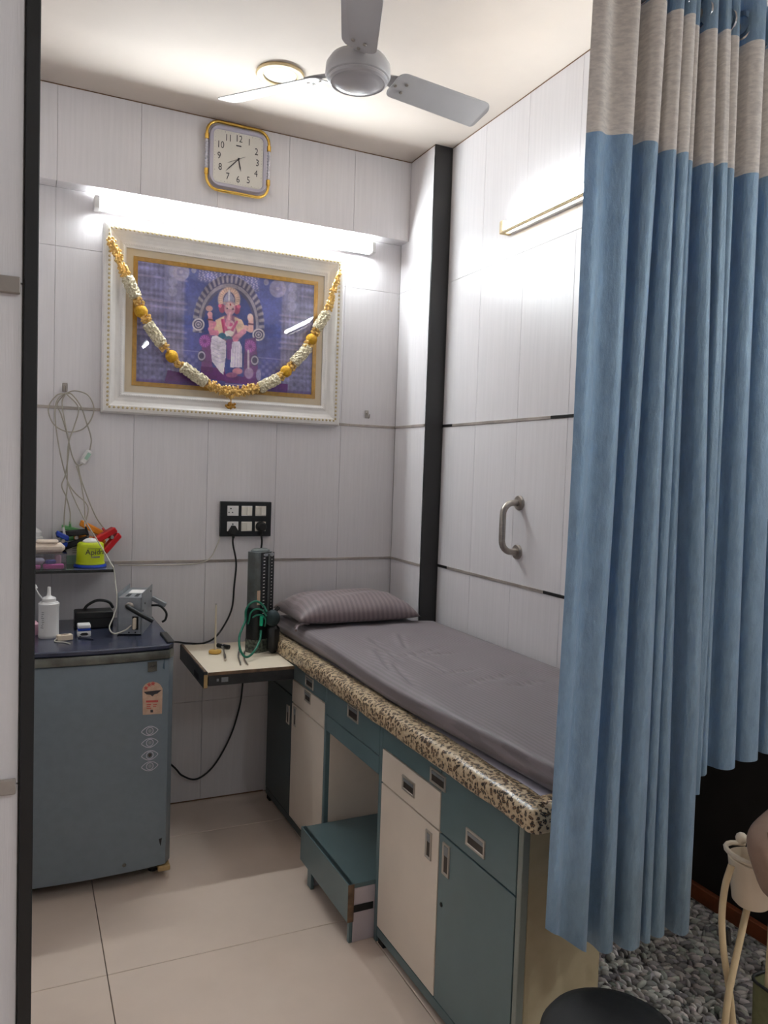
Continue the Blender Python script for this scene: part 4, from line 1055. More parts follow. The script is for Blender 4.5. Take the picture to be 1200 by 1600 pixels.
# black carry case with cord
bx0_, bx1_ = at(117, 980, 'y', -0.28).x, -1.322
t = thing('black_case', 'flat black case with a cord on top, behind the pulse meter', 'case', ((bx0_+bx1_)/2, -0.24, FT))
MB().box((bx0_, -0.28, FT), (bx1_, -0.20, FT+0.066), 0.004).build('body', 'blackplastic', t)
MB().box((bx0_+0.002, -0.2815, FT+0.040), (bx1_-0.002, -0.198, FT+0.044), 0.001).build('lid_seam', 'seam', t)
MB().tube([(bx0_+0.035, -0.23, FT+0.066), (bx0_+0.05, -0.23, FT+0.085), (bx0_+0.085, -0.23, FT+0.101), (bx0_+0.125, -0.235, FT+0.094), (bx0_+0.142, -0.24, FT+0.070)], 0.0055, 9, 6).build('cord', 'rubber', t, smooth=True)
# pulse oximeter
p = Vector((at(131, 985, 'y', -0.40).x, -0.40, FT))
t = thing('pulse_meter', 'white and blue finger pulse meter lying in front of the black case', 'meter', p)
def oxi(z0, z1, w, d, m, nm, y=0.0, bev=0.004): MB().box((p.x-w/2, p.y-d/2+y, FT+z0), (p.x+w/2, p.y+d/2+y, FT+z1), bev, 2).build(nm, m, t, smooth=True)
oxi(0.0, 0.021, 0.046, 0.05, 'white', 'lower_shell'); oxi(0.0225, 0.030, 0.043, 0.047, 'blue', 'hinge_band', 0, 0.002); oxi(0.031, 0.045, 0.045, 0.049, 'white', 'upper_shell')
MB().prism([(p.x-0.015, FT+0.010), (p.x-0.008, FT+0.016), (p.x+0.008, FT+0.016), (p.x+0.015, FT+0.010), (p.x+0.008, FT+0.006), (p.x-0.008, FT+0.006)], p.y-0.0262, p.y-0.0248, 'xz').build('finger_slot', 'seam', t)
MB().tube([p+Vector((-0.012, -0.02, 0.0025)), p+Vector((-0.02, -0.045, 0.0025)), p+Vector((0.0, -0.06, 0.0025)), p+Vector((0.028, -0.085, 0.0025))], 0.0028, 6, 6).build('lanyard', mat('navy cord', (26, 28, 48), 0.7, var=0.1), t, smooth=True)
# galvanised metal box
gx0, gx1, gy0, gy1 = at(183, 980, 'y', -0.44).x, at(221, 980, 'y', -0.44).x, -0.44, -0.20
H = 0.142
t = thing('metal_box', 'grey galvanised instrument box with black handles standing on the fridge', 'instrument', ((gx0+gx1)/2, -0.32, FT))
MB().box((gx0+0.002, gy0, FT+0.003), (gx1-0.002, gy1, FT+H), 0.0012).build('case', 'gmetal', t)
for x in (gx0, gx1):
    MB().box((x-0.001, gy0-0.001, FT), (x+0.0015, gy1+0.001, FT+H+0.016), 0.0005).build('side_plate', 'gmetal', t)
MB().box((gx0+0.02, gy0+0.10, FT+H), (gx1-0.012, gy0+0.18, FT+H+0.0008)).build('paper_label', 'paper', t)
mb = MB()
for k in range(4):
    for x in (0.35, 0.72): mb.box((gx0+(gx1-gx0)*x-0.007, gy0+0.018+0.018*k, FT+H), (gx0+(gx1-gx0)*x+0.007, gy0+0.026+0.018*k, FT+H+0.0008))
mb.build('vent_slots', 'seam', t)
hc = at(202, 948, 'y', gy0)
MB().lathe([(0.0, 0.008), (0.010, 0.008), (0.015, 0.004), (0.016, 0.0), (0.0, 0.0)], hc, (0, -1, 0), 20).build('boss', 'steel', t, smooth=True)
MB().tube([hc+Vector((-0.006, -0.008, 0.003)), hc+Vector((0.004, -0.020, -0.002)), hc+Vector((0.045, -0.030, -0.024)), hc+Vector((0.092, -0.034, -0.048))], 0.0085, 10, 4).build('front_handle', 'rubber', t, smooth=True)
sc_ = at(210, 974, 'y', gy0)
MB().box((sc_.x-0.008, gy0-0.0015, sc_.z-0.024), (sc_.x+0.014, gy0+0.001, sc_.z+0.026), 0.0008).build('port', 'seam', t)
MB().box((sc_.x-0.004, gy0-0.022, sc_.z-0.020), (sc_.x+0.008, gy0-0.0015, sc_.z+0.022), 0.003).build('connector', 'cup', t)
for dx in (0.022, 0.045): MB().cyl((gx0+dx+0.02, gy0-0.001, FT+0.010), (gx0+dx+0.02, gy0+0.001, FT+0.010), 0.0028, n=10).build('screw', 'seam', t)
for yy, zz in ((gy0+0.06, 0.11), (gy1-0.04, 0.135), (gy0+0.015, 0.09)): MB().cyl((gx1+0.001, yy, FT+zz), (gx1+0.0028, yy, FT+zz), 0.004, n=10).build('screw', 'seam', t)
MB().obox((gx1+0.030, gy1-0.012, FT+0.088), (0.062, 0.016, 0.018), Matrix.Rotation(math.radians(28), 3, 'Y'), 0.002).build('rear_bracket', 'gmetal', t)
MB().tube([(gx1+0.002, gy1-0.02, FT+0.074), (gx1+0.035, gy1-0.02, FT+0.072), (gx1+0.060, gy1-0.02, FT+0.045), (gx1+0.058, gy1-0.02, FT+0.018), (gx1+0.045, gy1-0.02, FT+0.0065)], 0.0045, 8, 6).build('rear_cable', 'rubber', t, smooth=True)

t.rotation_euler = (0, 0, math.radians(-17)); t.location.x += 0.036

# ================================================================== EXAMINATION BED (turned 0.9 degrees to the wall)
BO, BA = Vector((-0.6, -2.0, 0)), 0.016
t = thing('bed_cabinet', 'long teal and cream cabinet base under the examination bed', 'cabinet', BO, BA)
def bb(name, lo, hi, m, bev=0.0015, par=None):
    o = MB().box(lo, hi, bev).build(name, m, par or t, local=True); return o
ZT = 0.714
# carcass boards: dividers, ends, backs
dep_n, dep_f = 0.245, 0.50
bb('end_panel', (0.020, 0.0, 0.0), (dep_n, 0.018, ZT), 'endcream')
bb('end_stile', (-0.001, -0.001, 0.0), (0.019, 0.017, ZT), 'stile')
def bay_back(y0, y1, d, m='seam'): return bb('inner_board', (0.021, y0, 0.05), (0.030, y1, ZT-0.002), m, 0)
bay_back(0.019, 0.755, dep_n); bay_back(1.225, 1.94, dep_f)
bb('back_board', (dep_n-0.01, 0.019, 0.0), (dep_n, 0.745, ZT), 'endcream')
bb('divider', (0.0, 0.742, 0.0), (dep_n, 0.762, ZT), 'teal')
bb('divider', (0.0, 1.216, 0.0), (0.018, 1.234, ZT), 'teal')
bb('divider', (0.018, 1.216, 0.0), (dep_f, 1.234, ZT), 'cream')
bb('niche_back', (dep_f-0.01, 0.762, 0.0), (dep_f, 1.216, ZT), 'teal')
bb('end_panel', (0.018, 1.928, 0.0), (dep_f, 1.946, ZT), 'tealshade')
bb('bottom_rail', (0.002, 0.019, 0.020), (0.020, 0.742, 0.050), 'teal'); bb('bottom_rail', (0.002, 1.234, 0.020), (0.020, 1.928, 0.050), 'tealshade')
for y in (0.03, 0.70): bb('foot', (0.004, y, 0.0), (0.05, y+0.035, 0.020), 'seam')
bb('foot', (0.004, 1.26, 0.0), (0.05, 1.295, 0.020), 'seam'); bb('foot', (0.004, 1.88, 0.0), (0.05, 1.915, 0.020), 'seam')
def pull(par, y, z, wy, hz, m='pull'):
    """recessed cup pull on a front at x=0"""
    r = [[(0.0005, y-wy/2, z-hz/2), (0.0005, y+wy/2, z-hz/2), (0.0005, y+wy/2, z+hz/2), (0.0005, y-wy/2, z+hz/2)]]
    def rr(k, x): return [(x, y-wy/2+k, z-hz/2+k), (x, y+wy/2-k, z-hz/2+k), (x, y+wy/2-k, z+hz/2-k), (x, y-wy/2+k, z+hz/2-k)]
    f = MB().grid([rr(0, 0.0005), rr(0.001, -0.0035), rr(0.006, -0.0035), rr(0.008, -0.0008)], True).build('pull_frame', m, par, local=True)
    k = 0.0078
    MB().box((-0.0014, y-wy/2+k, z-hz/2+k), (-0.0004, y+wy/2-k, z+hz/2-k)).build('pull_recess', 'pulldark', par, local=True)
    MB().box((-0.0034, y-wy/2+k, z+hz*0.12), (-0.0012, y+wy/2-k, z+hz/2-k), 0.0006).build('pull_lip', 'gmetal', par, local=True)
def front(name, y0, y1, z0, z1, m):
    o = MB().box((0.0, y0+0.0024, z0+0.0026), (0.018, y1-0.0024, z1-0.0026), 0.001).build(name, m, t, local=True)
    return o
d1 = front('door', 0.020, 0.375, 0.052, 0.522, 'teal'); pull(d1, 0.334, 0.462, 0.036, 0.088)
MB().cyl((-0.002, 0.350, 0.330), (0.0, 0.350, 0.330), 0.006, n=12).build('keyhole', 'seam', d1, local=True)
w1 = front('drawer', 0.020, 0.375, 0.522, 0.712, 'teal'); pull(w1, 0.196, 0.572, 0.088, 0.046)
d2 = front('door', 0.375, 0.742, 0.052, 0.522, 'cream'); pull(d2, 0.430, 0.460, 0.034, 0.080, 'pull')
w2 = front('drawer', 0.375, 0.742, 0.522, 0.632, 'cream'); pull(w2, 0.560, 0.578, 0.078, 0.044)
a2 = front('apron', 0.375, 0.742, 0.632, 0.712, 'teal'); pull(a2, 0.392, 0.662, 0.085, 0.044)
w3 = front('drawer', 0.762, 1.216, 0.596, 0.712, 'teal'); pull(w3, 0.975, 0.672, 0.090, 0.050)
MB().box((0.0, 0.764, 0.537), (0.018, 1.214, 0.5945), 0.001).build('valance', 'teal', t, local=True)
d4 = front('door', 1.234, 1.600, 0.052, 0.535, 'cream'); pull(d4, 1.555, 0.485, 0.034, 0.080)
w4 = front('drawer', 1.234, 1.600, 0.535, 0.632, 'cream'); pull(w4, 1.415, 0.606, 0.070, 0.042)
a4 = front('apron', 1.234, 1.928, 0.632, 0.712, 'teal'); pull(a4, 1.400, 0.668, 0.085, 0.044)
d5 = front('door', 1.600, 1.928, 0.052, 0.560, 'tealshade'); pull(d5, 1.640, 0.470, 0.034, 0.080)
w5 = front('drawer', 1.600, 1.928, 0.560, 0.632, 'tealshade')

# counter board with the padded leopard edge
XW = 0.683
def xmax(y):                       # cut corner at the near right end, and the wall line
    wall = min(XW, 0.685+0.016*(y)-0.004)
    return min(wall, 0.36+(y+0.09)*0.66)
t = thing('bed_counter', 'bed counter with padded leopard-print edge above the teal cabinet', 'counter', BO, BA)
YN, YF = -0.088, 1.945
poly = [(0.002, YN+0.045), (0.36, YN+0.045), (xmax(0.40), 0.40), (xmax(1.62), 1.62), (0.58, 1.66), (0.58, YF), (0.002, YF)]
MB().prism(poly, ZT+0.001, 0.768, 'xy').build('board', 'vinyl', t, local=True)
pr = [(0.034, 0.7692), (0.030, 0.7735), (0.010, 0.7755), (-0.018, 0.7760), (-0.031, 0.7730), (-0.0380, 0.7655), (-0.0405, 0.7540), (-0.0405, 0.7280), (-0.0370, 0.7215), (-0.0280, 0.7190), (-0.0120, 0.7185)]
mb = MB(); rows = []
for y in [YF-(YF-YN-0.022)*i/40 for i in range(41)]:
    rows.append([(x+0.0015*math.sin(y*23), y, z+0.0012*math.sin(y*31)) for x, z in pr])
mb.grid(rows)
# the padding turns the near corner: outer part of the profile swings round, inner part mitres
rows2 = [rows[-1]]
yc = YN+0.022; xc_ = -0.019
for q in range(1, 7):
    a = math.radians(15*q)
    rows2.append([(xc_+(x-xc_)*math.cos(a), yc+(x-xc_)*math.sin(a), z) if x < xc_ else (x+(xc_-x)*(q/6)*0.0+(0.0), yc+(x-xc_)*(q/6), z) for x, z in pr])
rows2 = [[(p[0] if pr[k][0] < xc_ else min(p[0], pr[k][0]), p[1], p[2]) for k, p in enumerate(r)] for r in rows2]
for xx in (0.06, 0.12, 0.20, 0.28, 0.36): rows2.append([(xx, yc+(x-xc_), z+0.001*math.sin(xx*40)) for x, z in pr])
mb.grid(rows2)
bmesh.ops.remove_doubles(mb.bm, verts=mb.bm.verts[:], dist=0.0005)
mb.build('leopard_edge', 'leopard', t, smooth='all', local=True)

# mattress: soft box, wrinkled sheet
t = None
def soft_rows(x0f, x1f, y0, y1, zb, zt, prof, nxm, nym, wrinkle):
    ins = [p[0] for p in prof]; dz = [p[1] for p in prof]
    def axis(n): 
        k = len(prof)
        return [(i, None) for i in range(k)]+[(None, (j+1)/(n+1)) for j in range(n)]+[(k-1-i, 'r') for i in range(k)]
    rows = []
    im = ins[-1]
    for (ky, fy) in axis(nym):
        if fy is None: y = y0+ins[ky]; hy = dz[ky]
        elif fy == 'r': y = y1-ins[ky]; hy = dz[ky]
        else: y = (y0+im)+(y1-y0-2*im)*fy; hy = 1.0
        rw = []
        for (kx, fx) in axis(nxm):
            a, b = x0f(y), x1f(y)
            if fx is None: x = a+ins[kx]; hx = dz[kx]
            elif fx == 'r': x = b-ins[kx]; hx = dz[kx]
            else: x = (a+im)+(b-a-2*im)*fx; hx = 1.0
            h = min(hx, hy)
            z = zb+(zt-zb)*h
            dx_, dz_ = wrinkle(x, y, h, hx)
            rw.append((x+dx_, y, z+dz_))
        rows.append(rw)
    return rows
MPROF = [(0.006, 0.0), (0.0, 0.10), (-0.004, 0.30), (-0.004, 0.50), (0.000, 0.68), (0.006, 0.82), (0.016, 0.92), (0.030, 0.975), (0.05, 1.0)]
PUCK = ((0.30, 1.06, 0.085, 0.016, 0.35), (0.36, 1.02, 0.06, 0.012, -0.1), (0.34, 0.66, 0.10, 0.016, 0.25), (0.42, 0.58, 0.06, 0.014, 0.0), (0.30, 0.78, 0.06, 0.010, 0.2))
def wr_m(x, y, h, hx):
    if h >= 0.97:
        z = 0.0018*math.sin(38*x+9*y)*math.sin(5.3*y+1.2)+0.0014*math.sin(17*y-26*x)
        # puckered patches where the sheet is pulled
        for (cx_, cy_, lx, ly, sl) in PUCK:
            d_ = ((x-cx_)/lx)**2+((y-cy_-sl*(x-cx_))/ly)**2
            if d_ < 4: z -= 0.0075*math.exp(-d_)*(0.5+0.5*math.sin(2*math.pi*x/0.021))
        # creases running from the near middle
        for (cx_, cy_, ln, an, dp) in ((0.20, 1.15, 0.20, 1.45, 0.005), (0.12, 1.00, 0.17, 1.30, 0.005), (0.26, 0.92, 0.18, 1.50, 0.004), (0.10, 0.80, 0.16, 1.35, 0.004), (0.33, 1.25, 0.14, 1.2, 0.004)):
            u = (x-cx_)*math.cos(an)+(y-cy_)*math.sin(an); v = -(x-cx_)*math.sin(an)+(y-cy_)*math.cos(an)
            if abs(u) < ln: z -= 1.9*dp*math.exp(-(v/0.011)**2)*(1-(abs(u)/ln)**2)-1.3*dp*math.exp(-((v-0.020)/0.014)**2)*(1-(abs(u)/ln)**2)
        return 0.0, z
    if hx < 0.97 and x < 0.3:      # front face: gathered sheet
        return 0.006*math.sin(h*12+2.2*math.sin(y*2.3))*(0.3+0.7*h), 0.003*math.sin(y*6)
    return 0.0, 0.0
def mx0(y): return 0.022+0.036*max(0.0, (0.75-y)/0.78)**1.6
def mx1(y): return xmax(y)-0.006 if y < 1.61 else min(xmax(y)-0.006, 0.585)
rows = soft_rows(mx0, mx1, -0.035, 1.935, 0.7785, 0.842, MPROF, 170, 150, wr_m)
mb = MB().grid(rows)
n_ = len(rows[0]); mb.bm.verts.ensure_lookup_table()
loop = [mb.bm.verts[i] for i in range(n_)]+[mb.bm.verts[r*n_+n_-1] for r in range(1, len(rows))]+[mb.bm.verts[(len(rows)-1)*n_+i] for i in range(n_-2, -1, -1)]+[mb.bm.verts[r*n_] for r in range(len(rows)-2, 0, -1)]
mb.bm.faces.new(loop)
o = mb.build('mattress', 'sheet', None, smooth='all'); o.location = BO; o.rotation_euler = (0, 0, BA)
tag(o, 'long examination mattress in a grey satin-stripe sheet on the bed counter', 'mattress')

# pillow
MT = 0.842
t = thing('pillow', 'taupe striped pillow lying at the wall end of the mattress', 'pillow', BO, BA)
pxc, pyc, pw, pl_, ph = 0.290, 1.735, 0.57, 0.36, 0.122
NUp, NVp = 44, 32
def pil(s, tt, side):
    a = s*2-1; b = tt*2-1
    ex = 1-0.06*(1-abs(b))**1.0*0 
    x = a*pw/2*(1-0.05*(1-b*b)); y = b*pl_/2*(1-0.07*(1-a*a))
    h = (max(0, 1-abs(a)**4.2)*max(0, 1-abs(b)**3.0))**0.55
    wv = 0.004*math.sin(a*13+b*4)*(1-h)+0.003*math.sin(b*9-a*5)
    z = (ph*0.78*h+wv*h if side > 0 else -ph*0.22*h)
    sag = 0.020*(1-abs(a))*0
    return Vector((pxc+x, pyc+y, MT+0.029+z+sag+0.012*max(0, -a-0.55)))
mb = MB()
top = [[pil(i/NUp, j/NVp, 1) for i in range(NUp+1)] for j in range(NVp+1)]
bot = [[pil(i/NUp, j/NVp, -1) for i in range(NUp+1)] for j in range(NVp+1)]
mb.grid(top).grid(bot); bmesh.ops.remove_doubles(mb.bm, verts=mb.bm.verts[:], dist=0.0004)
mb.build('pillowcase', 'pillow', t, smooth='all', local=True)
for k, (ox, oy) in enumerate(((0.0, 0.0), (0.02, 0.03))):
    q = Vector((pxc-pw/2+0.055+ox, pyc-pl_/2+0.03+oy, MT+0.020))
    MB().tube([q, q+Vector((-0.030, -0.02, 0.006)), q+Vector((-0.060, -0.03+0.02*k, -0.004)), q+Vector((-0.075, -0.055+0.03*k, -0.014))], 0.0055, 6, 5).build('tie', 'pillow', t, smooth=True, local=True)

# bed step
t = thing('bed_step', 'low teal pull-out step standing in the opening under the bed', 'step', BO, BA)
def sb(name, lo, hi, m, bev=0.001): MB().box(lo, hi, bev).build(name, m, t, local=True)
sb('tread', (-0.089, 0.766, 0.178), (0.22, 1.200, 0.193), 'teal'); sb('front_board', (-0.092, 0.766, 0.070), (-0.072, 1.204, 0.193), 'teal')
sb('front_edge', (-0.0925, 0.7635, 0.070), (-0.071, 0.7655, 0.193), 'wornedge')
sb('side_board', (-0.0715, 0.768, 0.0), (0.21, 0.784, 0.1775), 'lilacboard'); sb('side_board', (-0.0715, 1.130, 0.0), (0.21, 1.146, 0.1775), 'lilacboard')
sb('slide_rail', (-0.0705, 0.7655, 0.098), (-0.002, 0.7675, 0.122), 'blackplastic')
sb('front_leg', (-0.084, 0.768, 0.0), (-0.072, 0.784, 0.0695), 'teal'); sb('front_leg', (-0.084, 1.110, 0.0), (-0.072, 1.146, 0.0695), 'teal')

# ================================================================== SIDE TABLE AND WHAT STANDS ON IT
TZ = 0.720
tx0_, tx1_, tyf, tyb = -1.022, -0.664, -0.533, -0.050
t = thing('side_table', 'small cream pull-out table board with worn dark edges beside the bed', 'table', ((tx0_+tx1_)/2, -0.28, TZ-0.05))
MB().box((tx0_+0.016, tyf+0.003, TZ-0.018), (tx1_, tyb, TZ), 0.001).build('top_board', 'tabletop', t)
MB().box((tx0_+0.018, tyf-0.0015, TZ-0.012), (tx1_, tyf+0.003, TZ+0.0005), 0.0006).build('front_lip', 'wornedge', t)
MB().box((tx0_+0.018, tyf, TZ-0.052), (tx1_, tyf+0.016, TZ-0.0095), 0.001).build('front_rail', 'darkedge', t)
MB().box((tx0_, tyf-0.001, TZ-0.060), (tx0_+0.0155, tyb, TZ+0.004), 0.002).build('side_rail', 'darkedge', t)
MB().box((tx0_+0.001, tyf-0.0025, TZ-0.058), (tx0_+0.015, tyf-0.001, TZ-0.008), 0.0004).build('raw_end', 'rawwood', t)
MB().box((tx0_+0.002, tyf, TZ+0.004), (tx0_+0.013, tyb, TZ+0.006), 0.0006).build('side_lip', 'wornedge', t)
MB().box((tx0_+0.05, tyf-0.0008, TZ-0.036), (tx0_+0.058, tyf, TZ-0.026)).build('screw_plate', 'gmetal', t)
MB().box((tx0_+0.068, tyf-0.0008, TZ-0.040), (tx0_+0.094, tyf, TZ-0.022), 0.0003).build('latch_plate', 'gmetal', t)
MB().box((tx0_-0.001, -0.44, TZ-0.05), (tx0_, -0.36, TZ-0.028)).build('slot', 'seam', t)
for xa in (tx0_+0.03, tx1_-0.035): MB().box((xa, -0.055, TZ-0.05), (xa+0.03, -0.0008, TZ-0.0185), 0.001).build('wall_bracket', 'darkedge', t)
# spindle stand
c = at(336, 1021, 'z', TZ)
t = thing('spindle', 'ivory stick standing in a round yellow wooden base on the table', 'stand', c)
MB().lathe([(0.0, 0.0), (0.020, 0.0), (0.026, 0.004), (0.027, 0.009), (0.024, 0.014), (0.012, 0.0165), (0.0, 0.017)], c, n=28).build('base', 'woodyellow', t, smooth=True)
MB().cyl(c+Vector((0, 0, 0.016)), c+Vector((0.0, 0, 0.205)), 0.0048, 0.0030, 10).build('stick', 'ivory', t, smooth=True)
MB().cyl(c+Vector((0, 0, 0.205)), c+Vector((0, 0, 0.211)), 0.0022, 0.0012, 8).build('tip', 'greyink', t, smooth=True)
# reflex hammer
a = at(340, 1008, 'z', TZ+0.0105); b = at(358, 1011, 'z', TZ+0.0105); m_ = (a+b)/2
t = thing('reflex_hammer', 'reflex hammer with black rubber head and steel handle on the table', 'hammer', (m_.x, m_.y, TZ))
d = (b-a).normalized()
MB().cyl(a, b, 0.0088, n=16).build('head', 'rubber', t, smooth=True)
MB().cyl(m_-d*0.004, m_+d*0.004, 0.0096, n=16).build('collar', 'chrome', t, smooth=True)
e = at(352, 1031, 'z', TZ+0.0065)
MB().tube([m_, m_.lerp(e, 0.5), e], [0.0032, 0.0032, 0.0055, 0.005], 8, 4).build('handle', 'steel', t, smooth=True)
# mercury gauge
gc = Vector((at(403, 1010, 'y', -0.235).x, -0.235, TZ)); GA = math.radians(28)
t = thing('blood_pressure_gauge', 'upright black mercury blood pressure gauge on the table', 'instrument', gc, GA)
def gl(name, mb, m, smooth=False): return mb.build(name, m, t, smooth=smooth, local=True)
gl('base', MB().prism([(x*1.06, y*1.06) for x, y in rrect(0.105, 0.074, 0.030)], 0.0, 0.055, 'xy'), 'bpworn', True)
gl('lower_case', MB().prism(rrect(0.105, 0.074, 0.026), 0.055, 0.19, 'xy'), 'bpblack', True)
gl('case', MB().prism([(x*0.94, y*0.94) for x, y in rrect(0.105, 0.074, 0.022)], 0.19, 0.425, 'xy'), 'bpgrey', True)
gl('top_cap', MB().lathe([(0.045, 0.0), (0.042, 0.007), (0.030, 0.012), (0.0, 0.014)], (0, 0, 0.4255), n=28).move(lambda v: Vector((v.x*1.05, v.y*0.74, v.z))), 'bpgrey', True)
sp_ = gl('scale_plate', MB().box((-0.028, -0.0375, 0.15), (0.048, -0.0345, 0.424), 0.001), 'bpblack')
MB().cyl((0.014, -0.039, 0.16), (0.014, -0.039, 0.418), 0.0045, n=12).build('glass_column', 'bpgrey', sp_, smooth=True, local=True)
mb = MB()
for i in range(19):
    z = 0.165+i*0.0138
    mb.box((-0.016, -0.0380, z), (-0.006, -0.0376, z+0.0030)); mb.box((0.030, -0.0380, z+0.006), (0.036, -0.0376, z+0.0085))
mb.build('scale_marks', 'paper', sp_, local=True, kind='stuff')
gl('maker_plate', MB().box((-0.012, -0.0385, 0.408), (0.044, -0.0376, 0.420), 0.0005), 'gmetal')
gl('paper_patch', MB().box((-0.046, -0.0352, 0.205), (-0.020, -0.0340, 0.265), 0.0004), 'sticker')
# cuff and bulb pushed in beside it
bc = at(424, 975, 'y', -0.285)
t = thing('pressure_cuff', 'dark green cuff bundle tucked between the gauge and the mattress', 'cuff', (bc.x, bc.y, TZ))
MB().obox((bc.x+0.006, bc.y-0.012, TZ+0.062), (0.052, 0.050, 0.124), Matrix.Rotation(0.2, 3, 'Z'), 0.018).build('cuff_roll', 'blackplastic', t, smooth=True)
mb = MB().ball((bc.x, bc.y-0.016, TZ+0.150), 0.034, 3, (0.92, 0.85, 1.05)); mb.build('bulb', 'cuff', t, smooth='all')
MB().cyl((bc.x+0.012, bc.y-0.016, TZ+0.180), (bc.x+0.026, bc.y-0.018, TZ+0.196), 0.008, n=14).build('valve', 'rubber', t, smooth=True)
# stethoscope over the gauge
t = thing('stethoscope', 'stethoscope with green tubing looped against the gauge and steel earpieces on the table', 'stethoscope', (gc.x-0.03, -0.33, TZ))
def tp(zx, zy, y): return at(360+zx/8, 850+zy/8, 'y', y)
MB().tube([tp(455, 850, -0.315), tp(420, 780, -0.305), tp(340, 720, -0.30), tp(255, 740, -0.300), tp(195, 830, -0.300), tp(190, 950, -0.305), tp(150, 1050, -0.325), tp(112, 1160, -0.35), tp(118, 1300, -0.385), tp(160, 1390, -0.405), tp(210, 1412, -0.41), tp(270, 1375, -0.395), tp(330, 1290, -0.36), tp(370, 1190, -0.33), tp(382, 1080, -0.315)], 0.0048, 9, 7).build('tubing', 'tubegreen', t, smooth=True)
MB().tube([tp(450, 900, -0.320), tp(400, 830, -0.318), tp(320, 815, -0.315), tp(255, 860, -0.312), tp(235, 950, -0.310), tp(215, 1000, -0.308)], 0.0036, 8, 6).build('thin_tube', 'tubegreen', t, smooth=True)
MB().tube([tp(275, 920, -0.315), tp(330, 890, -0.318), tp(400, 895, -0.322), tp(440, 950, -0.322), tp(430, 1030, -0.318)], 0.0034, 8, 6).build('thin_tube', 'tubegreen', t, smooth=True)
MB().cyl(tp(390, 905, -0.322), tp(385, 1020, -0.320), 0.0075, n=12).build('sleeve', mat('bright green rubber', (20, 168, 124), 0.3, var=0.05), t, smooth=True)
j = at(374, 1020, 'z', TZ+0.006)
for u0, u1 in ((372, 376), (381, 387)):
    MB().tube([at(u0+1, 1018, 'z', TZ+0.008), at(u0, 1026, 'z', TZ+0.006), at(u0+3, 1034, 'z', TZ+0.005), at(u1, 1038.5, 'z', TZ+0.005)], 0.0034, 8, 5).build('ear_tube', 'steel', t, smooth=True)
MB().cyl(at(374, 1015, 'z', TZ+0.008), at(376, 1021, 'z', TZ+0.008), 0.006, n=12).build('clip', 'chrome', t, smooth=True)

# ================================================================== GRAB HANDLE
hy, hz0, hz1 = -0.947, 1.209, 1.398
t = thing('grab_handle', 'short steel grab handle on the white right wall above the bed', 'handle', (XR, hy, hz0))
for z in (hz0, hz1):
    MB().lathe([(0.0, 0.0), (0.029, 0.0), (0.029, 0.006), (0.026, 0.010), (0.014, 0.012), (0.0, 0.012)], (XR-0.0005, hy, z), (-1, 0, 0), 32).build('flange', 'steel', t, smooth=True)
xo = XR-0.075; rb = 0.045
pts = [Vector((XR-0.008, hy, hz1))]
for q in range(0, 7):
    a = math.radians(90*q/6); pts.append(Vector((xo+rb-rb*math.sin(a), hy, hz1-rb+rb*math.cos(a))))
for q in range(0, 7):
    a = math.radians(90-90*q/6); pts.append(Vector((xo+rb-rb*math.sin(a), hy, hz0+rb-rb*math.cos(a))))
pts.append(Vector((XR-0.008, hy, hz0)))
MB().tube(pts, 0.0125, 16, 1).build('bar', 'steel', t, smooth=True)

# ================================================================== CURTAIN
CYY = -2.16
t = thing('curtain_rod', 'steel curtain rod hung from the ceiling, carrying the blue curtain', 'rod', (0, CYY, ZC))
RZ = 2.488
MB().cyl((-0.70, CYY, RZ), (1.45, CYY, RZ), 0.012, n=16).build('rod', 'steel', t, smooth=True)
MB().ball((-0.712, CYY, RZ), 0.020, 2).build('finial', 'steel', t, smooth=True)
for x in (-0.62, 0.95):
    MB().cyl((x, CYY, RZ), (x, CYY, ZC), 0.007, n=12).build('hanger', 'steel', t, smooth=True)
ft = [at(u, 250, 'y', CYY).x for u in (908, 977, 1011, 1038, 1058, 1076, 1096, 1115, 1129, 1166, 1200)]
ft += [ft[-1]+0.07*k for k in range(1, 6)]
fb = [at(u, 1000, 'y', CYY).x for u in (860, 934, 966, 1003, 1026, 1048, 1078, 1097, 1114, 1150, 1182)]
fb += [fb[-1]+0.06*k for k in range(1, 6)]
NF = len(ft)-1; PER = 30
JIT = [random.uniform(-1, 1) for _ in range(40)]
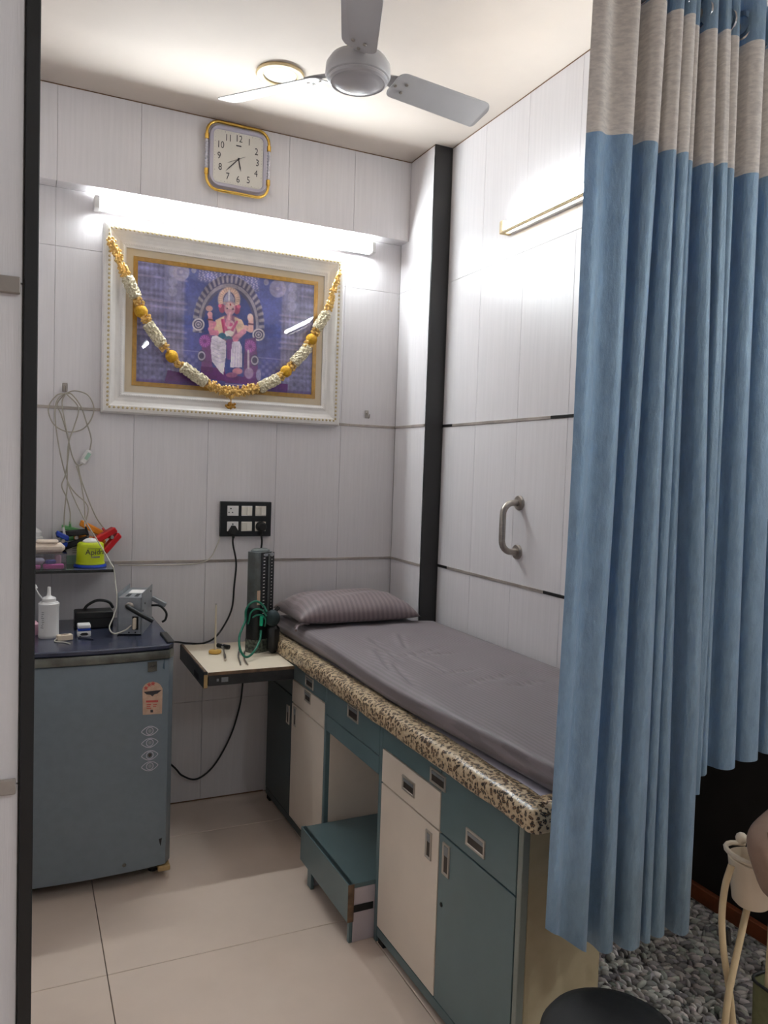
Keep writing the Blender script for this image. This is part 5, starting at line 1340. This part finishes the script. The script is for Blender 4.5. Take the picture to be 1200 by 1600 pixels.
def curt(f, g):
    """f fold coordinate 0..NF, g 0 at the rod .. 1 low down: each fold is a round lobe standing out from the back line"""
    i = min(int(f), NF-1); u = f-i
    e0 = ft[i]*(1-g)+fb[i]*g; e1 = ft[i+1]*(1-g)+fb[i+1]*g; w_ = e1-e0
    e0 += 0.005*math.sin(3.1*g+i*1.9)*g; e1 += 0.005*math.sin(3.1*g+(i+1)*1.9)*g; w_ = e1-e0
    if i == 0:
        x = e0+w_*u; y = CYY-0.022+0.008*math.cos(u*11+1+g)-0.022*u
        if u > 0.86: k = (u-0.86)/0.14; y += 0.088*k*k; x -= 0.012*math.sin(math.pi*k*0.5)
        return x, y+0.003*math.sin(9*g)
    r = w_*(0.330+0.06*math.sin(i*2.9+1.6*g)); D = 0.052+0.034*min(1, w_/0.07)+0.010*JIT[i]+0.006*math.sin(4*g+i)
    D = max(D, r+0.012); yb = CYY+0.034; xc = (e0+e1)/2+w_*(0.07+0.05*math.sin(5.2*g+i*2.1))
    if u < 0.18: k = u/0.18; x = e0+(xc-r-e0)*min(1, k*1.6); y = yb-(D-r)*k
    elif u > 0.82: k = (1-u)/0.18; x = e1+(xc+r-e1)*min(1, k*1.6); y = yb-(D-r)*k
    else:
        a = math.pi*(u-0.18)/0.64; sq = 1+0.16*JIT[i+15]*math.sin(3*a+2*g)
        x = xc-r*math.cos(a); y = yb-(D-r)-r*math.sin(a)*sq
    return x, y
hem_pts = [(0.0, at(845, 1440, 'y', CYY).z), (0.85, at(940, 1461, 'y', CYY).z), (1.2, 0.500), (2, 0.500), (3, 0.497), (4, 0.495), (5.0, 0.497), (5.9, 0.500), (6.02, 0.50), (6.25, 0.80), (7.0, 0.805), (7.3, 0.835), (8, 0.845), (9, 0.855), (10, 0.868), (NF, 0.875)]
def hem(f):
    for (a, za), (b, zb) in zip(hem_pts, hem_pts[1:]):
        if a <= f <= b: return za+(zb-za)*(f-a)/(b-a)
    return hem_pts[-1][1]
def band(f, base, tilt=0.0): return base+0.006*math.sin(f*2.1)
t = thing('curtain', 'blue satin curtain with grey band and eyelets, hanging across the right side', 'curtain', (-0.3, CYY, 0.5))
def cloth(name, ztop, zbot, m, nrow):
    rows = []
    for r in range(nrow+1):
        rw = []
        for k in range(NF*PER+1):
            f = k/PER; z1 = ztop(f); z0 = zbot(f); z = z1+(z0-z1)*r/nrow
            g = (2.60-z)/2.1
            x, y = curt(f, min(1.0, g)); rw.append((x, y, z))
        rows.append(rw)
    return MB().grid(rows).build(name, m, t, smooth='all')
ZG1, ZG0 = 2.452, 2.176
cloth('header', lambda f: 2.545, lambda f: band(f, ZG1), 'curtain', 6)
cloth('grey_band', lambda f: band(f, ZG1), lambda f: band(f, ZG0), 'greyband', 12)
cloth('drop', lambda f: band(f, ZG0), hem, 'curtain', 60)
for k, i in enumerate((1, 3, 5, 7, 8, 9, 10, 11, 12, 13)):
    x, y = curt(i+0.02, 0.02); x2, y2 = curt(i+0.4, 0.02)
    nrm = Vector((-(y2-y), (x2-x), 0)).normalized()
    MB().lathe([(0.020, -0.002), (0.030, -0.003), (0.032, 0.0), (0.030, 0.003), (0.020, 0.002)], Vector(((x+x2)/2, (y+y2)/2, RZ)), nrm, 24, True).build('eyelet', 'chrome', t, smooth=True)

# ================================================================== BEYOND THE CURTAIN: desk, rug, bin, stand
t = thing('desk', 'near black wooden desk beyond the curtain at the right', 'desk', (0.9, -2.0, 0))
MB().box((0.580, -2.95, 0.0), (0.605, -1.22, 0.745), 0.002).build('side_panel', 'darkwood', t)
MB().box((1.20, -2.95, 0.0), (1.225, -1.22, 0.745), 0.002).build('side_panel', 'darkwood', t)
MB().box((0.565, -2.97, 0.7455), (1.24, -1.20, 0.775), 0.003).build('desk_top', 'darkwood', t)
MB().box((0.605, -1.25, 0.2), (1.20, -1.235, 0.745), 0.001).build('modesty_panel', 'darkwood', t)
MB().box((0.556, -2.95, 0.0), (0.579, -1.22, 0.055), 0.003).build('skirting', 'brownwood', t, label='brown wooden skirting of the desk')
rx0, rx1, ry0, ry1 = -0.30, 0.545, -2.75, -1.25
t = thing('rug', 'grey chenille loop rug on the floor below the curtain', 'rug', ((rx0+rx1)/2, (ry0+ry1)/2, 0))
MB().box((rx0, ry0, 0.0), (rx1, ry1, 0.010), 0.003).build('backing', 'rugbase', t)
vv, ff, cc = [], [], []
pal = [(206, 198, 190), (186, 178, 172), (222, 214, 206), (160, 152, 150), (196, 186, 182), (182, 182, 172), (136, 130, 130), (214, 204, 198)]
tmpl = [(1, 0, 0), (0.5, 0.866, 0), (-0.5, 0.866, 0), (-1, 0, 0), (-0.5, -0.866, 0), (0.5, -0.866, 0)]
sxp = 0.0205
yy = ry0+0.01; row_i = 0
while yy < ry1:
    xx = rx0+0.01+(row_i % 2)*sxp/2
    while xx < rx1-0.018:
        if not (xx < 0.552 and False):
            cx_ = xx+random.uniform(-.005, .005); cy_ = yy+random.uniform(-.005, .005)
            h = random.uniform(0.010, 0.022); an = random.gauss(-1.25, 0.5); le = Vector((math.cos(an), math.sin(an), 0))*random.uniform(0.004, 0.012)
            rl = random.uniform(0.012, 0.021); rs = rl*random.uniform(0.30, 0.44)
            ca_, sa_ = math.cos(an), math.sin(an); b0 = len(vv)
            for lv, sc_ in ((0.0, 0.8), (0.55, 1.0), (0.9, 0.62)):
                for px_, py_, _ in tmpl:
                    qx = px_*rl*sc_; qy = py_*rs*sc_
                    vv.append((cx_+qx*ca_-qy*sa_+le.x*lv, cy_+qx*sa_+qy*ca_+le.y*lv, 0.008+h*lv))
            vv.append((cx_+le.x, cy_+le.y, 0.008+h))
            for lv in (0, 6):
                for k in range(6):
                    j_ = (k+1) % 6; ff.append((b0+lv+k, b0+lv+j_, b0+lv+6+j_, b0+lv+6+k))
            for k in range(6): ff.append((b0+12+k, b0+12+(k+1) % 6, b0+18))
            kf = random.uniform(0.70, 1.02); cl = lin([v*kf*random.uniform(0.98, 1.02) for v in random.choice(pal)]); cc += [(*cl, 1)]*19
        xx += sxp
    yy += sxp*0.82; row_i += 1
me = bpy.data.meshes.new('pile'); me.from_pydata(vv, [], ff); me.polygons.foreach_set('use_smooth', [True]*len(ff))
ca = me.color_attributes.new('print', 'FLOAT_COLOR', 'POINT'); ca.data.foreach_set('color', np.array(cc, dtype=np.float32).ravel())
me.materials.append(M['pile']); o = bpy.data.objects.new('pile', me); COL.objects.link(o); o.parent = t; o.matrix_parent_inverse = world_of(t).inverted(); o['kind'] = 'stuff'

# waste bin
c = Vector((-0.640, -2.355, 0))
t = thing('waste_bin', 'black-lidded round waste bin in front of the cabinet end', 'bin', c)
MB().lathe([(0.0, 0.0), (0.100, 0.0), (0.104, 0.004), (0.124, 0.432), (0.120, 0.434), (0.100, 0.012), (0.0, 0.012)], c, n=40).build('wall', 'bin', t, smooth=True)
rows = []
for r_, z_ in ((0.1265, 0.33), (0.128, 0.39), (0.129, 0.434), (0.126, 0.442), (0.118, 0.438), (0.109, 0.39), (0.096, 0.23)):
    rows.append([(c.x+(r_+0.0022*math.sin(k*2.4)+0.0015*math.sin(k*5.1))*math.cos(2*math.pi*k/48), c.y+(r_+0.0022*math.sin(k*2.4))*math.sin(2*math.pi*k/48), z_+(0.010*math.sin(k*1.3) if z_ == 0.33 else 0.003*math.sin(k*0.9))) for k in range(48)])
mb = MB().grid(rows, True); mb.bm.verts.ensure_lookup_table(); mb.bm.faces.new(mb.bm.verts[-48:])
mb.build('liner', 'bag', t, smooth='all')
MB().lathe([(0.131, 0.436), (0.134, 0.443), (0.132, 0.455), (0.120, 0.472), (0.090, 0.485), (0.045, 0.492), (0.0, 0.493)], c, n=48).build('lid', 'bag', t, smooth='all')

# cream stand with cup, hoses, pouch
SY = -2.37
def sp(u, v, y=SY): return at(u, v, 'y', y)
pb = sp(1205, 1480)
t = thing('instrument_stand', 'cream stand with plastic cup and hanging hoses at the right edge', 'stand', (pb.x, SY, 0))
MB().cyl((pb.x, SY, 0.05), (pb.x, SY, 0.98), 0.0085, n=16).build('pole', 'hose', t, smooth=True)
MB().lathe([(0.0, 0.0), (0.14, 0.0), (0.14, 0.008), (0.03, 0.020), (0.0, 0.022)], (pb.x, SY, 0.036), n=36).build('base', 'cup', t, smooth=True)
cc_ = sp(1177, 1372); cr_ = 0.050
cbz, ctz = sp(1177, 1412).z, sp(1177, 1342).z
MB().lathe([(0.0, cbz), (cr_*0.60, cbz), (cr_*0.76, cbz+0.008), (cr_, ctz), (cr_*0.95, ctz+0.001), (cr_*0.70, cbz+0.014), (0.0, cbz+0.012)], (cc_.x, SY, 0), n=36).build('cup', 'cup', t, smooth=True)
pts = []
for q in range(0, 13):
    a = math.radians(60+200*q/12); pts.append(Vector((cc_.x+(cr_+0.004)*math.cos(a), SY+(cr_+0.004)*math.sin(a), ctz+0.004+0.010*math.sin(math.pi*q/12))))
mb = MB().tube(pts, 0.0052, 8, 1); mb.build('cup_rim', 'cup', t, smooth=True)
MB().ball((cc_.x-0.016, SY+0.020, ctz+0.036), 0.012, 2).build('knob', 'cup', t, smooth=True)
MB().box((cc_.x+cr_*0.7, SY-0.008, cbz+0.03), (pb.x, SY+0.008, cbz+0.045), 0.002).build('bracket', 'cup', t)
MB().ball((cc_.x+0.028, SY-0.030, cbz+0.034), 0.032, 2, (0.9, 0.55, 0.8)).build('window', 'palecap', t, smooth='all')
def hose(pts, r=0.0068): MB().tube(pts, r, 10, 7).build('hose', 'hose', t, smooth=True)
hose([sp(1143, 1352), sp(1133, 1385), sp(1128, 1430), sp(1130, 1480), sp(1137, 1530), sp(1143, 1575, SY+0.01), sp(1148, 1640, SY+0.02), sp(1152, 1740, SY+0.04)])
hose([Vector((cc_.x-0.006, SY, cbz+0.004)), sp(1166, 1425), sp(1157, 1465, SY-0.015), sp(1145, 1520, SY-0.018), sp(1136, 1570, SY-0.018), sp(1130, 1640, SY-0.01), sp(1128, 1740, SY)])
MB().obox(sp(1137, 1463, SY+0.012), (0.012, 0.010, 0.036), Matrix.Rotation(-0.2, 3, 'Y'), 0.002).build('tag', 'blackplastic', t)
# net basket low on the stand
nb = sp(1216, 1590); 
pts = rrect(0.10, 0.075, 0.022)
zt_, zb_ = sp(1190, 1545).z, sp(1190, 1545).z-0.20
rows = [[(nb.x+a*k, SY+b*k, z) for a, b in pts] for k, z in ((1.0, zt_), (0.95, (zt_+zb_)/2), (0.85, zb_))]
mb = MB().grid(rows, True); mb.bm.verts.ensure_lookup_table(); mb.bm.faces.new(mb.bm.verts[-len(pts):])
mb.build('net', 'netgreen', t, smooth=True)
MB().tube([Vector((nb.x+a, SY+b, zt_)) for a, b in pts]+[Vector((nb.x+pts[0][0], SY+pts[0][1], zt_))], 0.0035, 8, 1).build('basket_rim', 'rubber', t, smooth=True)
# brown leatherette pouch resting in the cup
rows = []
pc = sp(1224, 1334, SY-0.085)
def pouch_pt(th, ph_, k=1.0):
    e1, e2 = 0.55, 0.6
    P_ = lambda v, e: math.copysign(abs(v)**e, v)
    st = P_(math.sin(th), e1)
    return Vector((0.066*k*P_(math.cos(ph_), e2)*st, 0.034*k*P_(math.sin(ph_), e2)*st, 0.088*k*P_(math.cos(th), e1)))
R_ = Matrix.Rotation(math.radians(-26), 3, 'Y')
for i in range(21):
    rows.append([R_@pouch_pt(math.pi*i/20, 2*math.pi*k/36)+pc for k in range(36)])
t2 = thing('pouch', 'brown leatherette pouch hanging against the cream cup at the right edge', 'pouch', pc)
mb = MB().grid(rows, True); bmesh.ops.remove_doubles(mb.bm, verts=mb.bm.verts[:], dist=0.0008); mb.build('body', 'brownpad', t2, smooth='all')
pts = [R_@pouch_pt(math.radians(25+9*q), math.radians(222+2.5*q), 1.006)+pc for q in range(13)]
MB().tube(pts, 0.0018, 6, 2).build('seam', 'wornedge', t2, smooth=True)
MB().tube([pc+Vector((0.02, 0.03, 0.07)), pc+Vector((0.03, 0.055, 0.11)), Vector((pb.x, SY-0.012, pc.z+0.13))], 0.004, 8, 5).build('hanging_loop', 'brownpad', t2, smooth=True)
